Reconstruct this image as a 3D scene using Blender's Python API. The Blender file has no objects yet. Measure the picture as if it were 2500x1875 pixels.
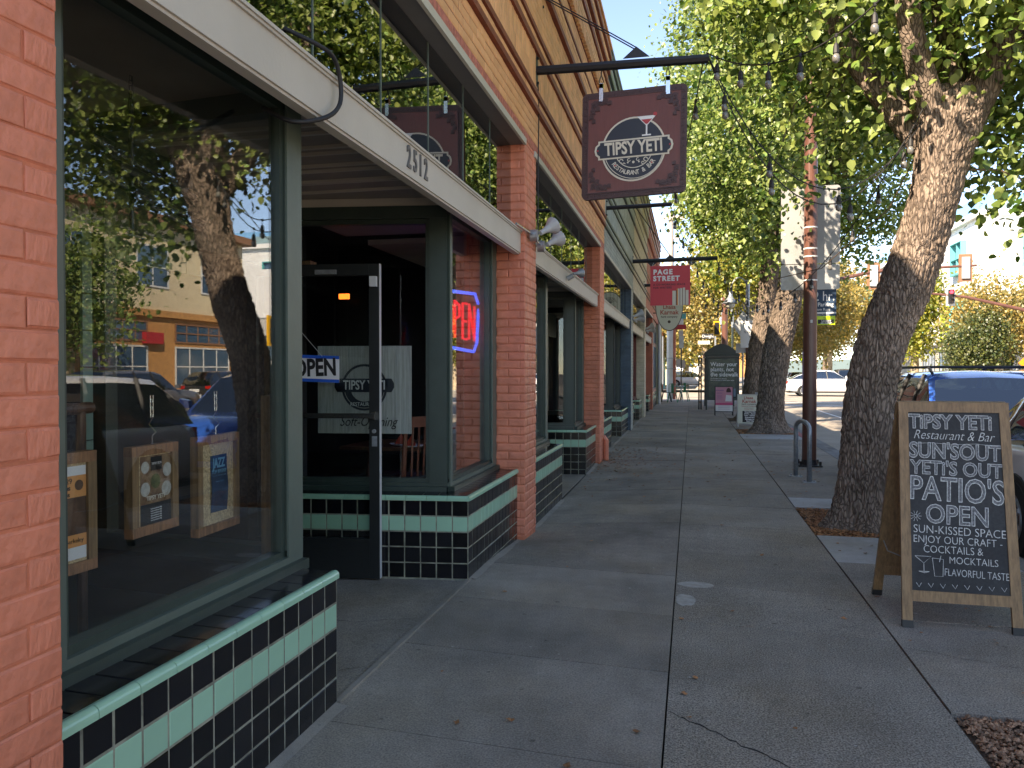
import bpy, math, random
import numpy as np
from mathutils import Vector, Matrix, noise
R = math.radians
random.seed(7)
rnd = random.Random(11)
SC = bpy.context.scene
COL = SC.collection
# ---------------------------------------------------------------- camera
F_PX = 1900.0; YAW = math.atan(438 / F_PX); CAM_H = 1.45
cam_d = bpy.data.cameras.new('camera'); cam = bpy.data.objects.new('camera', cam_d); COL.objects.link(cam)
cam_d.sensor_fit = 'HORIZONTAL'; cam_d.sensor_width = 36; cam_d.lens = 36 * F_PX / 2500
cam.location = (0, 0, CAM_H)
cam.rotation_euler = (R(90) - math.atan(31.5 / F_PX), 0, YAW)
cam_d.clip_start = 0.05; cam_d.clip_end = 2000
SC.camera = cam
# ---------------------------------------------------------------- world, sun, exposure
SUN_EL = R(39.5); SUN_BACK = R(36)           # sun stands behind and to the left of the camera
sdir = Vector((-math.sin(SUN_BACK) * math.cos(SUN_EL), -math.cos(SUN_BACK) * math.cos(SUN_EL), math.sin(SUN_EL)))
W = bpy.data.worlds.new('World'); SC.world = W; W.use_nodes = True
wn = W.node_tree; wn.nodes.clear()
sky = wn.nodes.new('ShaderNodeTexSky'); sky.sky_type = 'NISHITA'; sky.sun_disc = False
sky.sun_elevation = SUN_EL; sky.sun_rotation = math.atan2(sdir.x, sdir.y)
sky.air_density = 1.0; sky.dust_density = 0.0; sky.ozone_density = 2.2; sky.altitude = 2600
bgn = wn.nodes.new('ShaderNodeBackground'); bgn.inputs[1].default_value = 0.15
wo = wn.nodes.new('ShaderNodeOutputWorld')
wn.links.new(sky.outputs[0], bgn.inputs[0]); wn.links.new(bgn.outputs[0], wo.inputs[0])
sun_d = bpy.data.lights.new('sun', 'SUN'); sun = bpy.data.objects.new('sun', sun_d); COL.objects.link(sun)
sun_d.energy = 4.4; sun_d.angle = R(0.5); sun_d.color = (1.0, 0.93, 0.82)
sun.rotation_euler = sdir.to_track_quat('Z', 'Y').to_euler()
SC.view_settings.view_transform = 'Standard'; SC.view_settings.look = 'None'
SC.view_settings.exposure = 1.82; SC.view_settings.gamma = 1.0
SC.view_settings.use_white_balance = True; SC.view_settings.white_balance_temperature = 7900; SC.view_settings.white_balance_tint = 14
SC.view_settings.use_curve_mapping = False
SC.render.engine = 'CYCLES'
SC.cycles.max_bounces = 8; SC.cycles.transparent_max_bounces = 24; SC.cycles.glossy_bounces = 4

# ---------------------------------------------------------------- materials
MATS = {}
def s2l(r, g, b):
    f = lambda c: (c / 255 / 12.92) if c / 255 <= 0.04045 else ((c / 255 + 0.055) / 1.055) ** 2.4
    return (f(r), f(g), f(b))
def mat(name, col, rough=0.6, var=0.0, vscale=4.0, bump=0.0, bscale=60.0, metal=0.0, spec=0.5, col2=None,
        speck=0.0, sscale=180.0, stretch=None, coat=0.0, island=0.0, sub=None, emis=None, estr=0.0, detail=4.0):
    m = bpy.data.materials.new(name); m.use_nodes = True
    t = m.node_tree; b = t.nodes['Principled BSDF']
    b.inputs['Roughness'].default_value = rough; b.inputs['Metallic'].default_value = metal
    b.inputs['Specular IOR Level'].default_value = spec
    if coat: b.inputs['Coat Weight'].default_value = coat; b.inputs['Coat Roughness'].default_value = 0.05
    if emis: b.inputs['Emission Color'].default_value = (*emis, 1); b.inputs['Emission Strength'].default_value = estr
    b.inputs['Base Color'].default_value = (*col, 1)
    co = t.nodes.new('ShaderNodeTexCoord'); src = co.outputs['Object']
    if stretch:
        mp = t.nodes.new('ShaderNodeMapping'); mp.inputs['Scale'].default_value = stretch
        t.links.new(src, mp.inputs[0]); src = mp.outputs[0]
    last = None
    def mix(fac, a, c2, typ='MIX'):
        n = t.nodes.new('ShaderNodeMix'); n.data_type = 'RGBA'; n.blend_type = typ
        if isinstance(fac, float): n.inputs[0].default_value = fac
        else: t.links.new(fac, n.inputs[0])
        for i, v in ((6, a), (7, c2)):
            if isinstance(v, tuple): n.inputs[i].default_value = (*v[:3], 1)
            else: t.links.new(v, n.inputs[i])
        return n.outputs[2]
    if var or col2:
        n = t.nodes.new('ShaderNodeTexNoise'); n.inputs['Scale'].default_value = vscale; n.inputs['Detail'].default_value = detail
        n.inputs['Roughness'].default_value = 0.65
        t.links.new(src, n.inputs['Vector'])
        rp = t.nodes.new('ShaderNodeValToRGB'); rp.color_ramp.elements[0].position = 0.36; rp.color_ramp.elements[1].position = 0.66
        t.links.new(n.outputs[0], rp.inputs[0])
        c2 = col2 if col2 else tuple(c * (1 - var) for c in col)
        last = mix(rp.outputs[0], tuple(min(1, c * (1 + var * 0.6)) for c in col), c2)
    if speck:
        n = t.nodes.new('ShaderNodeTexNoise'); n.inputs['Scale'].default_value = sscale; n.inputs['Detail'].default_value = 2
        t.links.new(src, n.inputs['Vector'])
        rp = t.nodes.new('ShaderNodeValToRGB'); rp.color_ramp.elements[0].position = 0.35; rp.color_ramp.elements[1].position = 0.7
        rp.color_ramp.elements[0].color = (1 - speck,) * 3 + (1,); rp.color_ramp.elements[1].color = (1 + speck,) * 3 + (1,)
        t.links.new(n.outputs[0], rp.inputs[0])
        last = mix(1.0, last if last else tuple(col), rp.outputs[0], 'MULTIPLY')
    if island:
        g = t.nodes.new('ShaderNodeObjectInfo'); g2 = t.nodes.new('ShaderNodeNewGeometry')
        ad = t.nodes.new('ShaderNodeMath'); ad.operation = 'ADD'; t.links.new(g.outputs['Random'], ad.inputs[0]); t.links.new(g2.outputs['Random Per Island'], ad.inputs[1])
        fr = t.nodes.new('ShaderNodeMath'); fr.operation = 'FRACT'; t.links.new(ad.outputs[0], fr.inputs[0])
        mr = t.nodes.new('ShaderNodeMapRange'); mr.inputs[3].default_value = 1 - island; mr.inputs[4].default_value = 1 + island
        t.links.new(fr.outputs[0], mr.inputs[0])
        cc = t.nodes.new('ShaderNodeCombineColor'); [t.links.new(mr.outputs[0], cc.inputs[i]) for i in range(3)]
        last = mix(1.0, last if last else tuple(col), cc.outputs[0], 'MULTIPLY')
    if last: t.links.new(last, b.inputs['Base Color'])
    if bump:
        n = t.nodes.new('ShaderNodeTexNoise'); n.inputs['Scale'].default_value = bscale; n.inputs['Detail'].default_value = 5
        t.links.new(src, n.inputs['Vector'])
        bp = t.nodes.new('ShaderNodeBump'); bp.inputs['Strength'].default_value = 1.0; bp.inputs['Distance'].default_value = bump
        t.links.new(n.outputs[0], bp.inputs['Height']); t.links.new(bp.outputs[0], b.inputs['Normal'])
    MATS[name] = m
    return m
def glass_mat(name, f0=0.055, tint=(0.86, 0.9, 0.88), rough=0.0, dirt=0.0, power=4.5):
    m = bpy.data.materials.new(name); m.use_nodes = True; t = m.node_tree; t.nodes.clear()
    N = t.nodes.new; L = t.links.new
    g = N('ShaderNodeNewGeometry'); d = N('ShaderNodeVectorMath'); d.operation = 'DOT_PRODUCT'
    L(g.outputs['Normal'], d.inputs[0]); L(g.outputs['Incoming'], d.inputs[1])
    a = N('ShaderNodeMath'); a.operation = 'ABSOLUTE'; L(d.outputs['Value'], a.inputs[0])
    o = N('ShaderNodeMath'); o.operation = 'SUBTRACT'; o.inputs[0].default_value = 1; L(a.outputs[0], o.inputs[1])
    p = N('ShaderNodeMath'); p.operation = 'POWER'; L(o.outputs[0], p.inputs[0]); p.inputs[1].default_value = power
    mr = N('ShaderNodeMapRange'); mr.inputs[3].default_value = f0; mr.inputs[4].default_value = 1.0; L(p.outputs[0], mr.inputs[0])
    tr = N('ShaderNodeBsdfTransparent'); tr.inputs[0].default_value = (*tint, 1)
    gl = N('ShaderNodeBsdfGlossy'); gl.inputs['Roughness'].default_value = rough
    mx = N('ShaderNodeMixShader'); L(mr.outputs[0], mx.inputs[0]); L(tr.outputs[0], mx.inputs[1]); L(gl.outputs[0], mx.inputs[2])
    out = N('ShaderNodeOutputMaterial')
    if dirt:
        df = N('ShaderNodeBsdfDiffuse'); df.inputs[0].default_value = (.5, .5, .48, 1)
        nz = N('ShaderNodeTexNoise'); nz.inputs['Scale'].default_value = 3; nz.inputs['Detail'].default_value = 8
        tc = N('ShaderNodeTexCoord'); L(tc.outputs['Object'], nz.inputs['Vector'])
        rp = N('ShaderNodeMapRange'); rp.inputs[1].default_value = .45; rp.inputs[2].default_value = .8; rp.inputs[3].default_value = 0; rp.inputs[4].default_value = dirt
        L(nz.outputs[0], rp.inputs[0])
        m2 = N('ShaderNodeMixShader'); L(rp.outputs[0], m2.inputs[0]); L(mx.outputs[0], m2.inputs[1]); L(df.outputs[0], m2.inputs[2])
        L(m2.outputs[0], out.inputs[0])
    else: L(mx.outputs[0], out.inputs[0])
    MATS[name] = m; return m
def leaf_mat(name, c_lo, c_hi, trans=0.35):
    m = bpy.data.materials.new(name); m.use_nodes = True; t = m.node_tree; b = t.nodes['Principled BSDF']
    N = t.nodes.new; L = t.links.new
    g = N('ShaderNodeNewGeometry'); rp = N('ShaderNodeValToRGB')
    e = rp.color_ramp.elements; e[0].color = (*c_lo, 1); e[1].color = (*c_hi, 1); e[0].position = .05
    x = e.new(.97); x.color = (c_hi[0] * 1.3, c_hi[1] * 1.0, c_hi[2], 1)
    tc = N('ShaderNodeTexCoord'); nz = N('ShaderNodeTexNoise'); nz.inputs['Scale'].default_value = 1.3; nz.inputs['Detail'].default_value = 3; L(tc.outputs['Object'], nz.inputs['Vector'])
    r1 = N('ShaderNodeMapRange'); r1.inputs[1].default_value = .36; r1.inputs[2].default_value = .64; r1.inputs[3].default_value = -.30; r1.inputs[4].default_value = .30; L(nz.outputs[0], r1.inputs[0])
    ma = N('ShaderNodeMath'); ma.operation = 'MULTIPLY_ADD'; ma.use_clamp = True; L(g.outputs['Random Per Island'], ma.inputs[0]); ma.inputs[1].default_value = .9; L(r1.outputs[0], ma.inputs[2])
    L(ma.outputs[0], rp.inputs[0]); L(rp.outputs[0], b.inputs['Base Color'])
    b.inputs['Roughness'].default_value = .42; b.inputs['Specular IOR Level'].default_value = .6
    tl = N('ShaderNodeBsdfTranslucent'); hs = N('ShaderNodeHueSaturation'); hs.inputs['Value'].default_value = 1.5; hs.inputs['Saturation'].default_value = 1.1
    L(rp.outputs[0], hs.inputs['Color']); L(hs.outputs[0], tl.inputs[0])
    mx = N('ShaderNodeMixShader'); mx.inputs[0].default_value = trans
    L(b.outputs[0], mx.inputs[1]); L(tl.outputs[0], mx.inputs[2])
    L(mx.outputs[0], t.nodes['Material Output'].inputs[0]); MATS[name] = m; return m
def bark_mat(name, c_hi, c_lo, sc=22):
    m = bpy.data.materials.new(name); m.use_nodes = True; t = m.node_tree; b = t.nodes['Principled BSDF']
    N = t.nodes.new; L = t.links.new
    tc = N('ShaderNodeTexCoord'); mp = N('ShaderNodeMapping'); mp.inputs['Scale'].default_value = (1, 1, .25)
    nz = N('ShaderNodeTexNoise'); nz.inputs['Scale'].default_value = 6; nz.inputs['Detail'].default_value = 3
    L(tc.outputs['Object'], mp.inputs[0]); L(mp.outputs[0], nz.inputs['Vector'])
    ad = N('ShaderNodeMixRGB'); ad.blend_type = 'ADD'; ad.inputs[0].default_value = .12; L(mp.outputs[0], ad.inputs[1]); L(nz.outputs['Color'], ad.inputs[2])
    v = N('ShaderNodeTexVoronoi'); v.feature = 'DISTANCE_TO_EDGE'; v.inputs['Scale'].default_value = sc; L(ad.outputs[0], v.inputs['Vector'])
    rp = N('ShaderNodeValToRGB'); rp.color_ramp.elements[0].position = .02; rp.color_ramp.elements[1].position = .22
    rp.color_ramp.elements[0].color = (*c_lo, 1); rp.color_ramp.elements[1].color = (*c_hi, 1); L(v.outputs['Distance'], rp.inputs[0])
    n2 = N('ShaderNodeTexNoise'); n2.inputs['Scale'].default_value = 3.1; n2.inputs['Detail'].default_value = 8; L(tc.outputs['Object'], n2.inputs['Vector'])
    r2 = N('ShaderNodeMapRange'); r2.inputs[1].default_value = .3; r2.inputs[2].default_value = .7; r2.inputs[3].default_value = .7; r2.inputs[4].default_value = 1.25; L(n2.outputs[0], r2.inputs[0])
    vm = N('ShaderNodeVectorMath'); vm.operation = 'SCALE'; L(rp.outputs[0], vm.inputs[0]); L(r2.outputs[0], vm.inputs['Scale']); L(vm.outputs[0], b.inputs['Base Color'])
    b.inputs['Roughness'].default_value = .93; b.inputs['Specular IOR Level'].default_value = .15
    mr = N('ShaderNodeMapRange'); mr.inputs[1].default_value = 0; mr.inputs[2].default_value = .2; L(v.outputs['Distance'], mr.inputs[0])
    n3 = N('ShaderNodeTexNoise'); n3.inputs['Scale'].default_value = 70; n3.inputs['Detail'].default_value = 4; L(mp.outputs[0], n3.inputs['Vector'])
    mm = N('ShaderNodeMath'); mm.operation = 'MULTIPLY_ADD'; L(n3.outputs[0], mm.inputs[0]); mm.inputs[1].default_value = .5; L(mr.outputs[0], mm.inputs[2])
    bp = N('ShaderNodeBump'); bp.inputs['Distance'].default_value = .02; bp.inputs['Strength'].default_value = .65; L(mm.outputs[0], bp.inputs['Height']); L(bp.outputs[0], b.inputs['Normal'])
    MATS[name] = m; return m
def conc_mat(name, col, speck=.35, sscale=260, stain=.35, warm=(1.0, .93, .82)):
    m = bpy.data.materials.new(name); m.use_nodes = True; t = m.node_tree; b = t.nodes['Principled BSDF']
    N = t.nodes.new; L = t.links.new
    tc = N('ShaderNodeTexCoord'); oi = N('ShaderNodeObjectInfo')
    def noise_(s, d=4, r=.6):
        n = N('ShaderNodeTexNoise'); n.inputs['Scale'].default_value = s; n.inputs['Detail'].default_value = d; n.inputs['Roughness'].default_value = r
        L(tc.outputs['Object'], n.inputs['Vector']); return n.outputs[0]
    def rng(x, a, b_, c, d):
        n = N('ShaderNodeMapRange'); n.inputs[1].default_value = a; n.inputs[2].default_value = b_; n.inputs[3].default_value = c; n.inputs[4].default_value = d
        L(x, n.inputs[0]); return n.outputs[0]
    def mul(x, y):
        n = N('ShaderNodeMath'); n.operation = 'MULTIPLY'; L(x, n.inputs[0]); L(y, n.inputs[1]); return n.outputs[0]
    f = mul(mul(rng(noise_(1.1, 6), .3, .7, 1 - stain, 1 + stain * .6), rng(noise_(sscale, 2), .33, .68, 1 - speck, 1 + speck)), rng(noise_(9, 8, .7), .3, .7, .88, 1.1))
    v = N('ShaderNodeTexVoronoi'); v.inputs['Scale'].default_value = 95; L(tc.outputs['Object'], v.inputs['Vector'])
    f = mul(f, rng(v.outputs['Distance'], .0, .16, 1 + speck * 1.1, 1.0))
    f = mul(f, rng(oi.outputs['Random'], 0, 1, .84, 1.10))
    sp = noise_(14, 1, .5); f = mul(f, rng(sp, .74, .79, 1.0, .55))
    vm = N('ShaderNodeVectorMath'); vm.operation = 'SCALE'; vm.inputs[0].default_value = col; L(f, vm.inputs['Scale'])
    mx = N('ShaderNodeMixRGB'); mx.blend_type = 'MULTIPLY'; L(rng(noise_(.8, 4), .45, .7, 0, 1), mx.inputs[0]); L(vm.outputs[0], mx.inputs[1]); mx.inputs[2].default_value = (*warm, 1)
    L(mx.outputs[0], b.inputs['Base Color']); b.inputs['Roughness'].default_value = .86; b.inputs['Specular IOR Level'].default_value = .25
    bp = N('ShaderNodeBump'); bp.inputs['Distance'].default_value = .0022; L(noise_(170, 5, .7), bp.inputs['Height']); L(bp.outputs[0], b.inputs['Normal'])
    MATS[name] = m; return m

SALMON = (.64, .20, .113)
mat('salmon_brick', SALMON, .5, var=.17, vscale=5, bump=.007, bscale=26, island=.03)
mat('salmon_mortar', (.56, .165, .082), .7, var=.2, vscale=14, bump=.003, bscale=50)
mat('dark_salmon', (.26, .055, .03), .5, var=.15, bump=.003, bscale=40)  # salmon paint with the shade of the turned-away side put into the colour
mat('orange_brick', (.74, .38, .17), .6, var=.16, vscale=3, bump=.003, bscale=60, island=.1)
mat('orange_mortar', (.36, .13, .06), .8, var=.2)
mat('rust_band', (.20, .045, .022), .6, var=.2, vscale=10, bump=.002)  # red-brown paint, plus shadow under the corbel steps put into the colour
mat('lintel_brick', (.46, .15, .10), .7, var=.35, vscale=22, bump=.01, bscale=26)
mat('blue_brick', (.30, .34, .30), .6, var=.15, bump=.003, island=.08)
mat('blue_pier', (.055, .085, .11), .5, var=.2, bump=.003, island=.1)
mat('cream_brick', (.55, .49, .36), .6, var=.15, bump=.003, island=.08)
mat('maroon_paint', (.14, .018, .014), .4, var=.15)
mat('red_brick', (.42, .12, .07), .6, var=.15, bump=.003, island=.08)
mat('beige_plaster', (.50, .45, .30), .7, var=.12, bump=.002)
mat('beam_paint', (.50, .46, .39), .5, var=.07, vscale=1.6, bump=.0008, bscale=70)
mat('trim_light', (.50, .47, .38), .5, var=.1)
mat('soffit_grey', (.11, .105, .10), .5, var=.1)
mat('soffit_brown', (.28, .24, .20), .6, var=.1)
mat('frame_green', (.034, .052, .041), .42, var=.12, vscale=8, bump=.0006, bscale=90)
mat('frame_light', (.095, .125, .10), .42, var=.10, vscale=5, bump=.0005)  # frame green lightened as if lit, for street faces; sides stay darker
mat('frame_dark', (.022, .032, .027), .4, var=.15)
mat('tile_black', (.0075, .0075, .009), .16, spec=.5, island=.5, bump=.0012, bscale=7)
mat('tile_mint', (.30, .52, .36), .16, spec=.5, island=.05, bump=.001, bscale=7, var=.05)
mat('grout', (.25, .245, .18), .9, var=.5, vscale=9, bump=.001)
mat('black_metal', (.012, .012, .014), .45, bump=.0006, bscale=120)
mat('black_door', (.016, .018, .017), .38, var=.2, bump=.0008, bscale=60)
mat('chrome', (.6, .6, .6), .22, metal=1.0, bump=.0004, bscale=40)
mat('galv', (.34, .36, .37), .42, metal=.55, var=.2, vscale=25)
mat('sign_maroon', (.15, .032, .022), .38, var=.12, vscale=5, bump=.0008, stretch=(14, 14, 1))
mat('sign_relief', (.055, .014, .012), .45, bump=.002, bscale=60)
mat('cream_print', (.66, .60, .48), .6)
mat('navy_print', (.016, .020, .033), .5)
mat('white_print', (.78, .78, .76), .6)
mat('white_paint', (.62, .62, .60), .5, var=.05)
mat('black_print', (.012, .012, .012), .6)
mat('red_print', (.45, .03, .035), .45)
mat('page_red', (.62, .040, .055), .4)
mat('page_dark', (.05, .008, .02), .5)
mat('light_grey_print', (.55, .55, .53), .6)
mat('oval_cream', (.62, .63, .52), .5)
mat('herb_red', (.42, .09, .06), .6)
mat('herb_dark', (.07, .05, .035), .6)
mat('orange_print', (.75, .32, .10), .6)
mat('blue_print', (.02, .055, .11), .6, var=.3, vscale=12)
mat('sky_print', (.16, .40, .55), .6)
mat('photo_brown', (.10, .05, .03), .6, var=.5, vscale=16)
mat('skin_print', (.45, .2, .1), .6)
mat('food_print', (.35, .22, .12), .5, col2=(.12, .05, .03), vscale=22)
mat('plate_print', (.5, .48, .42), .6, var=.2, vscale=30)
mat('green_print', (.12, .14, .05), .6, var=.4, vscale=60)
mat('cork', (.62, .46, .26), .9, var=.35, vscale=85, speck=.3)
mat('wood_frame', (.34, .16, .075), .6, var=.45, vscale=7, stretch=(9, 9, 1.3), bump=.001)
mat('wood_board', (.27, .16, .075), .55, var=.35, vscale=5, stretch=(12, 12, 1), bump=.0012)
mat('chalkboard', (.017, .018, .020), .7, col2=(.036, .037, .039), vscale=3.5, speck=.2, sscale=60, detail=8.0)
mat('chalk', (.60, .60, .58), .95, var=.4, vscale=60)
mat('chalk_fill', (.17, .175, .18), .95, var=.6, vscale=90)
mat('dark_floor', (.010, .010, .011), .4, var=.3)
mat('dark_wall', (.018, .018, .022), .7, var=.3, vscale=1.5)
mat('dark_wood', (.10, .045, .025), .5, var=.4, vscale=6, stretch=(8, 8, 1))
mat('chair_wood', (.20, .055, .028), .35, var=.3)
mat('napkin', (.40, .05, .02), .8)
mat('pale_green', (.20, .32, .25), .4, var=.1)
mat('bulb_glass', (.17, .165, .15), .08, spec=.8)
mat('cable', (.012, .011, .011), .6)
mat('rope_wood', (.20, .14, .09), .8)
mat('pole_brown', (.135, .058, .042), .35, var=.15, vscale=3, bump=.0006)
mat('sign_back', (.40, .41, .41), .38, metal=.25, var=.10, vscale=2, bump=.0006, bscale=20)
mat('asphalt', (.062, .062, .06), .85, var=.25, vscale=.7, speck=.35, sscale=80, bump=.003, bscale=120)
mat('road_light', (.32, .275, .22), .85, var=.18, vscale=.5, speck=.25, sscale=60, bump=.003, bscale=120)
mat('road_white', (.72, .70, .66), .7, var=.25, vscale=5)
mat('road_yellow', (.6, .42, .06), .7, var=.25, vscale=5)
mat('kerb_red', (.38, .10, .09), .8, var=.4, vscale=5)
conc_mat('walk_smooth', (.275, .242, .20), speck=.32, sscale=120, stain=.36)
conc_mat('walk_agg', (.265, .233, .19), speck=.65, sscale=130, stain=.28)
conc_mat('walk_furn', (.265, .233, .193), speck=.55, sscale=130, stain=.32)
conc_mat('walk_pale', (.36, .355, .34), speck=.15, stain=.25)
conc_mat('conc_edge', (.26, .235, .20), speck=.2, stain=.3)
conc_mat('kerb_stone', (.20, .20, .20), speck=.3, stain=.45)
mat('joint_dark', (.02, .018, .015), .95)
mat('soil', (.085, .05, .03), .95, var=.5, vscale=30, bump=.01, bscale=60)
mat('pebble', (.30, .17, .10), .8, island=.5, var=.3, vscale=30)
mat('leaf_litter', (.30, .13, .05), .7, island=.45)
mat('patch_grey', (.36, .335, .29), .8, var=.2, vscale=20)
glass_mat('window_glass', f0=.042, tint=(.95, .97, .96), dirt=.002, power=2.7)
glass_mat('transom_glass', f0=.22, tint=(.4, .45, .43), dirt=.004, power=3.0)
glass_mat('car_glass', f0=.22, tint=(.16, .2, .2), power=3.5)
glass_mat('rail_glass', f0=.08, tint=(.75, .9, .93))
leaf_mat('leaf_green', (.045, .095, .016), (.25, .39, .11), .40)
leaf_mat('leaf_yellow', (.12, .17, .025), (.30, .34, .06), .38)
leaf_mat('leaf_gold', (.14, .14, .04), (.32, .28, .075), .35)
leaf_mat('leaf_dark', (.03, .055, .015), (.10, .13, .03), .25)
bark_mat('bark', (.27, .205, .16), (.115, .087, .068), 36)
bark_mat('bark_far', (.24, .185, .145), (.10, .078, .06), 24)
mat('bark_pale', (.42, .33, .22), .8, var=.35, vscale=3, bump=.004)
mat('twig', (.20, .14, .09), .8)
mat('car_blue', (.02, .12, .55), .25, coat=1.0)
mat('car_white', (.75, .75, .76), .25, coat=1.0)
mat('car_black', (.02, .022, .025), .22, coat=1.0)
mat('car_grey', (.10, .10, .11), .22, coat=1.0)
mat('car_maroon', (.20, .012, .015), .22, coat=1.0)
mat('car_navy', (.01, .015, .05), .22, coat=1.0)
mat('car_silver', (.4, .4, .42), .25, coat=1.0)
mat('tyre', (.015, .015, .015), .85)
mat('rim', (.45, .45, .46), .3, metal=.8)
mat('headlight', (.75, .75, .78), .08)
mat('taillight', (.45, .015, .01), .15)
mat('plastic_black', (.02, .02, .02), .55)
mat('stucco_cream', (.66, .55, .36), .8, var=.06, bump=.003)
mat('stucco_white', (.78, .77, .74), .8, var=.04)
mat('stucco_grey', (.46, .44, .41), .8, var=.08)
mat('stucco_taupe', (.40, .34, .30), .8, var=.08)
mat('tan_brick', (.52, .26, .09), .8, var=.15, island=.1)
mat('brown_trim', (.25, .12, .06), .6)
mat('far_glass', (.05, .10, .16), .06, spec=1.0)
mat('teal_paint', (.10, .42, .42), .5)
mat('lime_paint', (.45, .55, .05), .5)
mat('orange_sign', (.85, .25, .01), .4)
mat('yellow_paint', (.75, .40, .02), .4)
mat('lime_sign', (.55, .75, .02), .4)
mat('shingle', (.10, .085, .075), .9, var=.3)
mat('shelter_green', (.018, .028, .028), .35)
mat('poster_dark', (.020, .032, .030), .25, col2=(.05, .08, .06), vscale=5)
mat('poster_blue', (.10, .16, .22), .4, var=.3)
mat('pink_print', (.62, .28, .36), .5)
mat('magenta_print', (.60, .08, .20), .5)
mat('violet_print', (.22, .08, .28), .5)
mat('hair_print', (.05, .02, .02), .5)
mat('lamp_grey', (.25, .28, .30), .4, metal=.3)
mat('lamp_lens', (.65, .62, .52), .4)
mat('table_metal', (.30, .36, .35), .35, metal=.5)
mat('chair_green', (.02, .16, .08), .4)
mat('signal_lens_red', (.5, .01, .02), .3, emis=(1, .03, .05), estr=3.0)
mat('signal_lens_dark', (.10, .05, .02), .3)
mat('neon_red', (.9, .02, .05), .4, emis=(1, .012, .03), estr=.6)
mat('neon_blue', (.1, .2, 1), .4, emis=(.03, .12, 1), estr=1.0)
mat('exit_glow', (.9, .25, .03), .4, emis=(1, .2, .03), estr=1.0)
mat('lavender', (.45, .33, .48), .6)

# ---------------------------------------------------------------- mesh helpers
class MB:
    def __init__(s): s.v = []; s.f = []; s.m = []; s.cur = 0
    def add(s, vs, fs):
        n = len(s.v); s.v += [tuple(v) for v in vs]; s.f += [tuple(i + n for i in f) for f in fs]; s.m += [s.cur] * len(fs); return s
    def box(s, a, b):
        (x0, y0, z0), (x1, y1, z1) = a, b
        if x0 > x1: x0, x1 = x1, x0
        if y0 > y1: y0, y1 = y1, y0
        if z0 > z1: z0, z1 = z1, z0
        return s.add([(x0,y0,z0),(x1,y0,z0),(x1,y1,z0),(x0,y1,z0),(x0,y0,z1),(x1,y0,z1),(x1,y1,z1),(x0,y1,z1)],
                     [(0,3,2,1),(4,5,6,7),(0,1,5,4),(1,2,6,5),(2,3,7,6),(3,0,4,7)])
    def obox(s, o, u, v, w):
        """box from corner o spanned by vectors u, v, w"""
        o, u, v, w = map(Vector, (o, u, v, w))
        p = [o, o+u, o+u+v, o+v, o+w, o+u+w, o+u+v+w, o+v+w]
        fs = [(0,3,2,1),(4,5,6,7),(0,1,5,4),(1,2,6,5),(2,3,7,6),(3,0,4,7)]
        if u.cross(v).dot(w) < 0: fs = [f[::-1] for f in fs]
        return s.add(p, fs)
    def prism(s, pts, ext):
        """polygon (list of 3D points) extruded by ext"""
        n = len(pts); e = Vector(ext); a = [Vector(p) for p in pts]; b = [p + e for p in a]
        nn = Vector((0,0,0))
        for i in range(n): nn += a[i].cross(a[(i+1) % n])
        fs = [tuple(range(n))[::-1], tuple(range(n, 2*n))] + [(i, (i+1) % n, n + (i+1) % n, n + i) for i in range(n)]
        if nn.dot(e) < 0: fs = [f[::-1] for f in fs]
        return s.add(a + b, fs)
    def tube(s, path, r, seg=8, cap=True):
        P = [Vector(p) for p in path]; n = len(P); rr = r if isinstance(r, (list, tuple)) else [r] * n
        base = len(s.v); vs = []; up = None
        for i, p in enumerate(P):
            t = (P[min(i+1, n-1)] - P[max(i-1, 0)])
            if t.length < 1e-9: t = Vector((0,0,1))
            t.normalize()
            if up is None: up = Vector((0,0,1)) if abs(t.z) < .9 else Vector((1,0,0))
            x = up.cross(t)
            if x.length < 1e-6: x = Vector((0,1,0)).cross(t)
            x.normalize(); y = t.cross(x); up = y
            up = y if abs(t.z) > .9 else up
            for k in range(seg):
                a = 2 * math.pi * k / seg; vs.append(p + (x * math.cos(a) + y * math.sin(a)) * rr[i])
        fs = [(i*seg+k, i*seg+(k+1)%seg, (i+1)*seg+(k+1)%seg, (i+1)*seg+k) for i in range(n-1) for k in range(seg)]
        if cap: fs += [tuple(range(seg))[::-1], tuple((n-1)*seg + k for k in range(seg))]
        return s.add(vs, fs)
    def lathe(s, prof, c=(0,0,0), seg=16):
        c = Vector(c); vs = [c + Vector((r*math.cos(2*math.pi*k/seg), r*math.sin(2*math.pi*k/seg), z)) for r, z in prof for k in range(seg)]
        n = len(prof)
        fs = [(i*seg+k, i*seg+(k+1)%seg, (i+1)*seg+(k+1)%seg, (i+1)*seg+k) for i in range(n-1) for k in range(seg)]
        fs += [tuple(range(seg))[::-1], tuple((n-1)*seg + k for k in range(seg))]
        return s.add(vs, fs)
    def quad(s, a, b, c, d): return s.add([a, b, c, d], [(0, 1, 2, 3)])
    def mesh(s, name, mats, smooth=False):
        me = bpy.data.meshes.new(name); me.from_pydata(s.v, [], s.f)
        if isinstance(mats, str): mats = [mats]
        for m in mats: me.materials.append(MATS[m])
        if len(mats) > 1: me.polygons.foreach_set('material_index', s.m)
        if smooth: me.polygons.foreach_set('use_smooth', [True] * len(s.f))
        me.update(); return me
    def build(s, name, mats, parent=None, smooth=False, **kw):
        if parent is not None:
            L = world_loc(parent)
            s.v = [(x - L[0], y - L[1], z - L[2]) for x, y, z in s.v]
        return link(name, s.mesh(name, mats, smooth), parent, **kw)
def world_loc(o):
    L = Vector((0, 0, 0))
    while o is not None: L = L + o.location; o = o.parent
    return L
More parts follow.
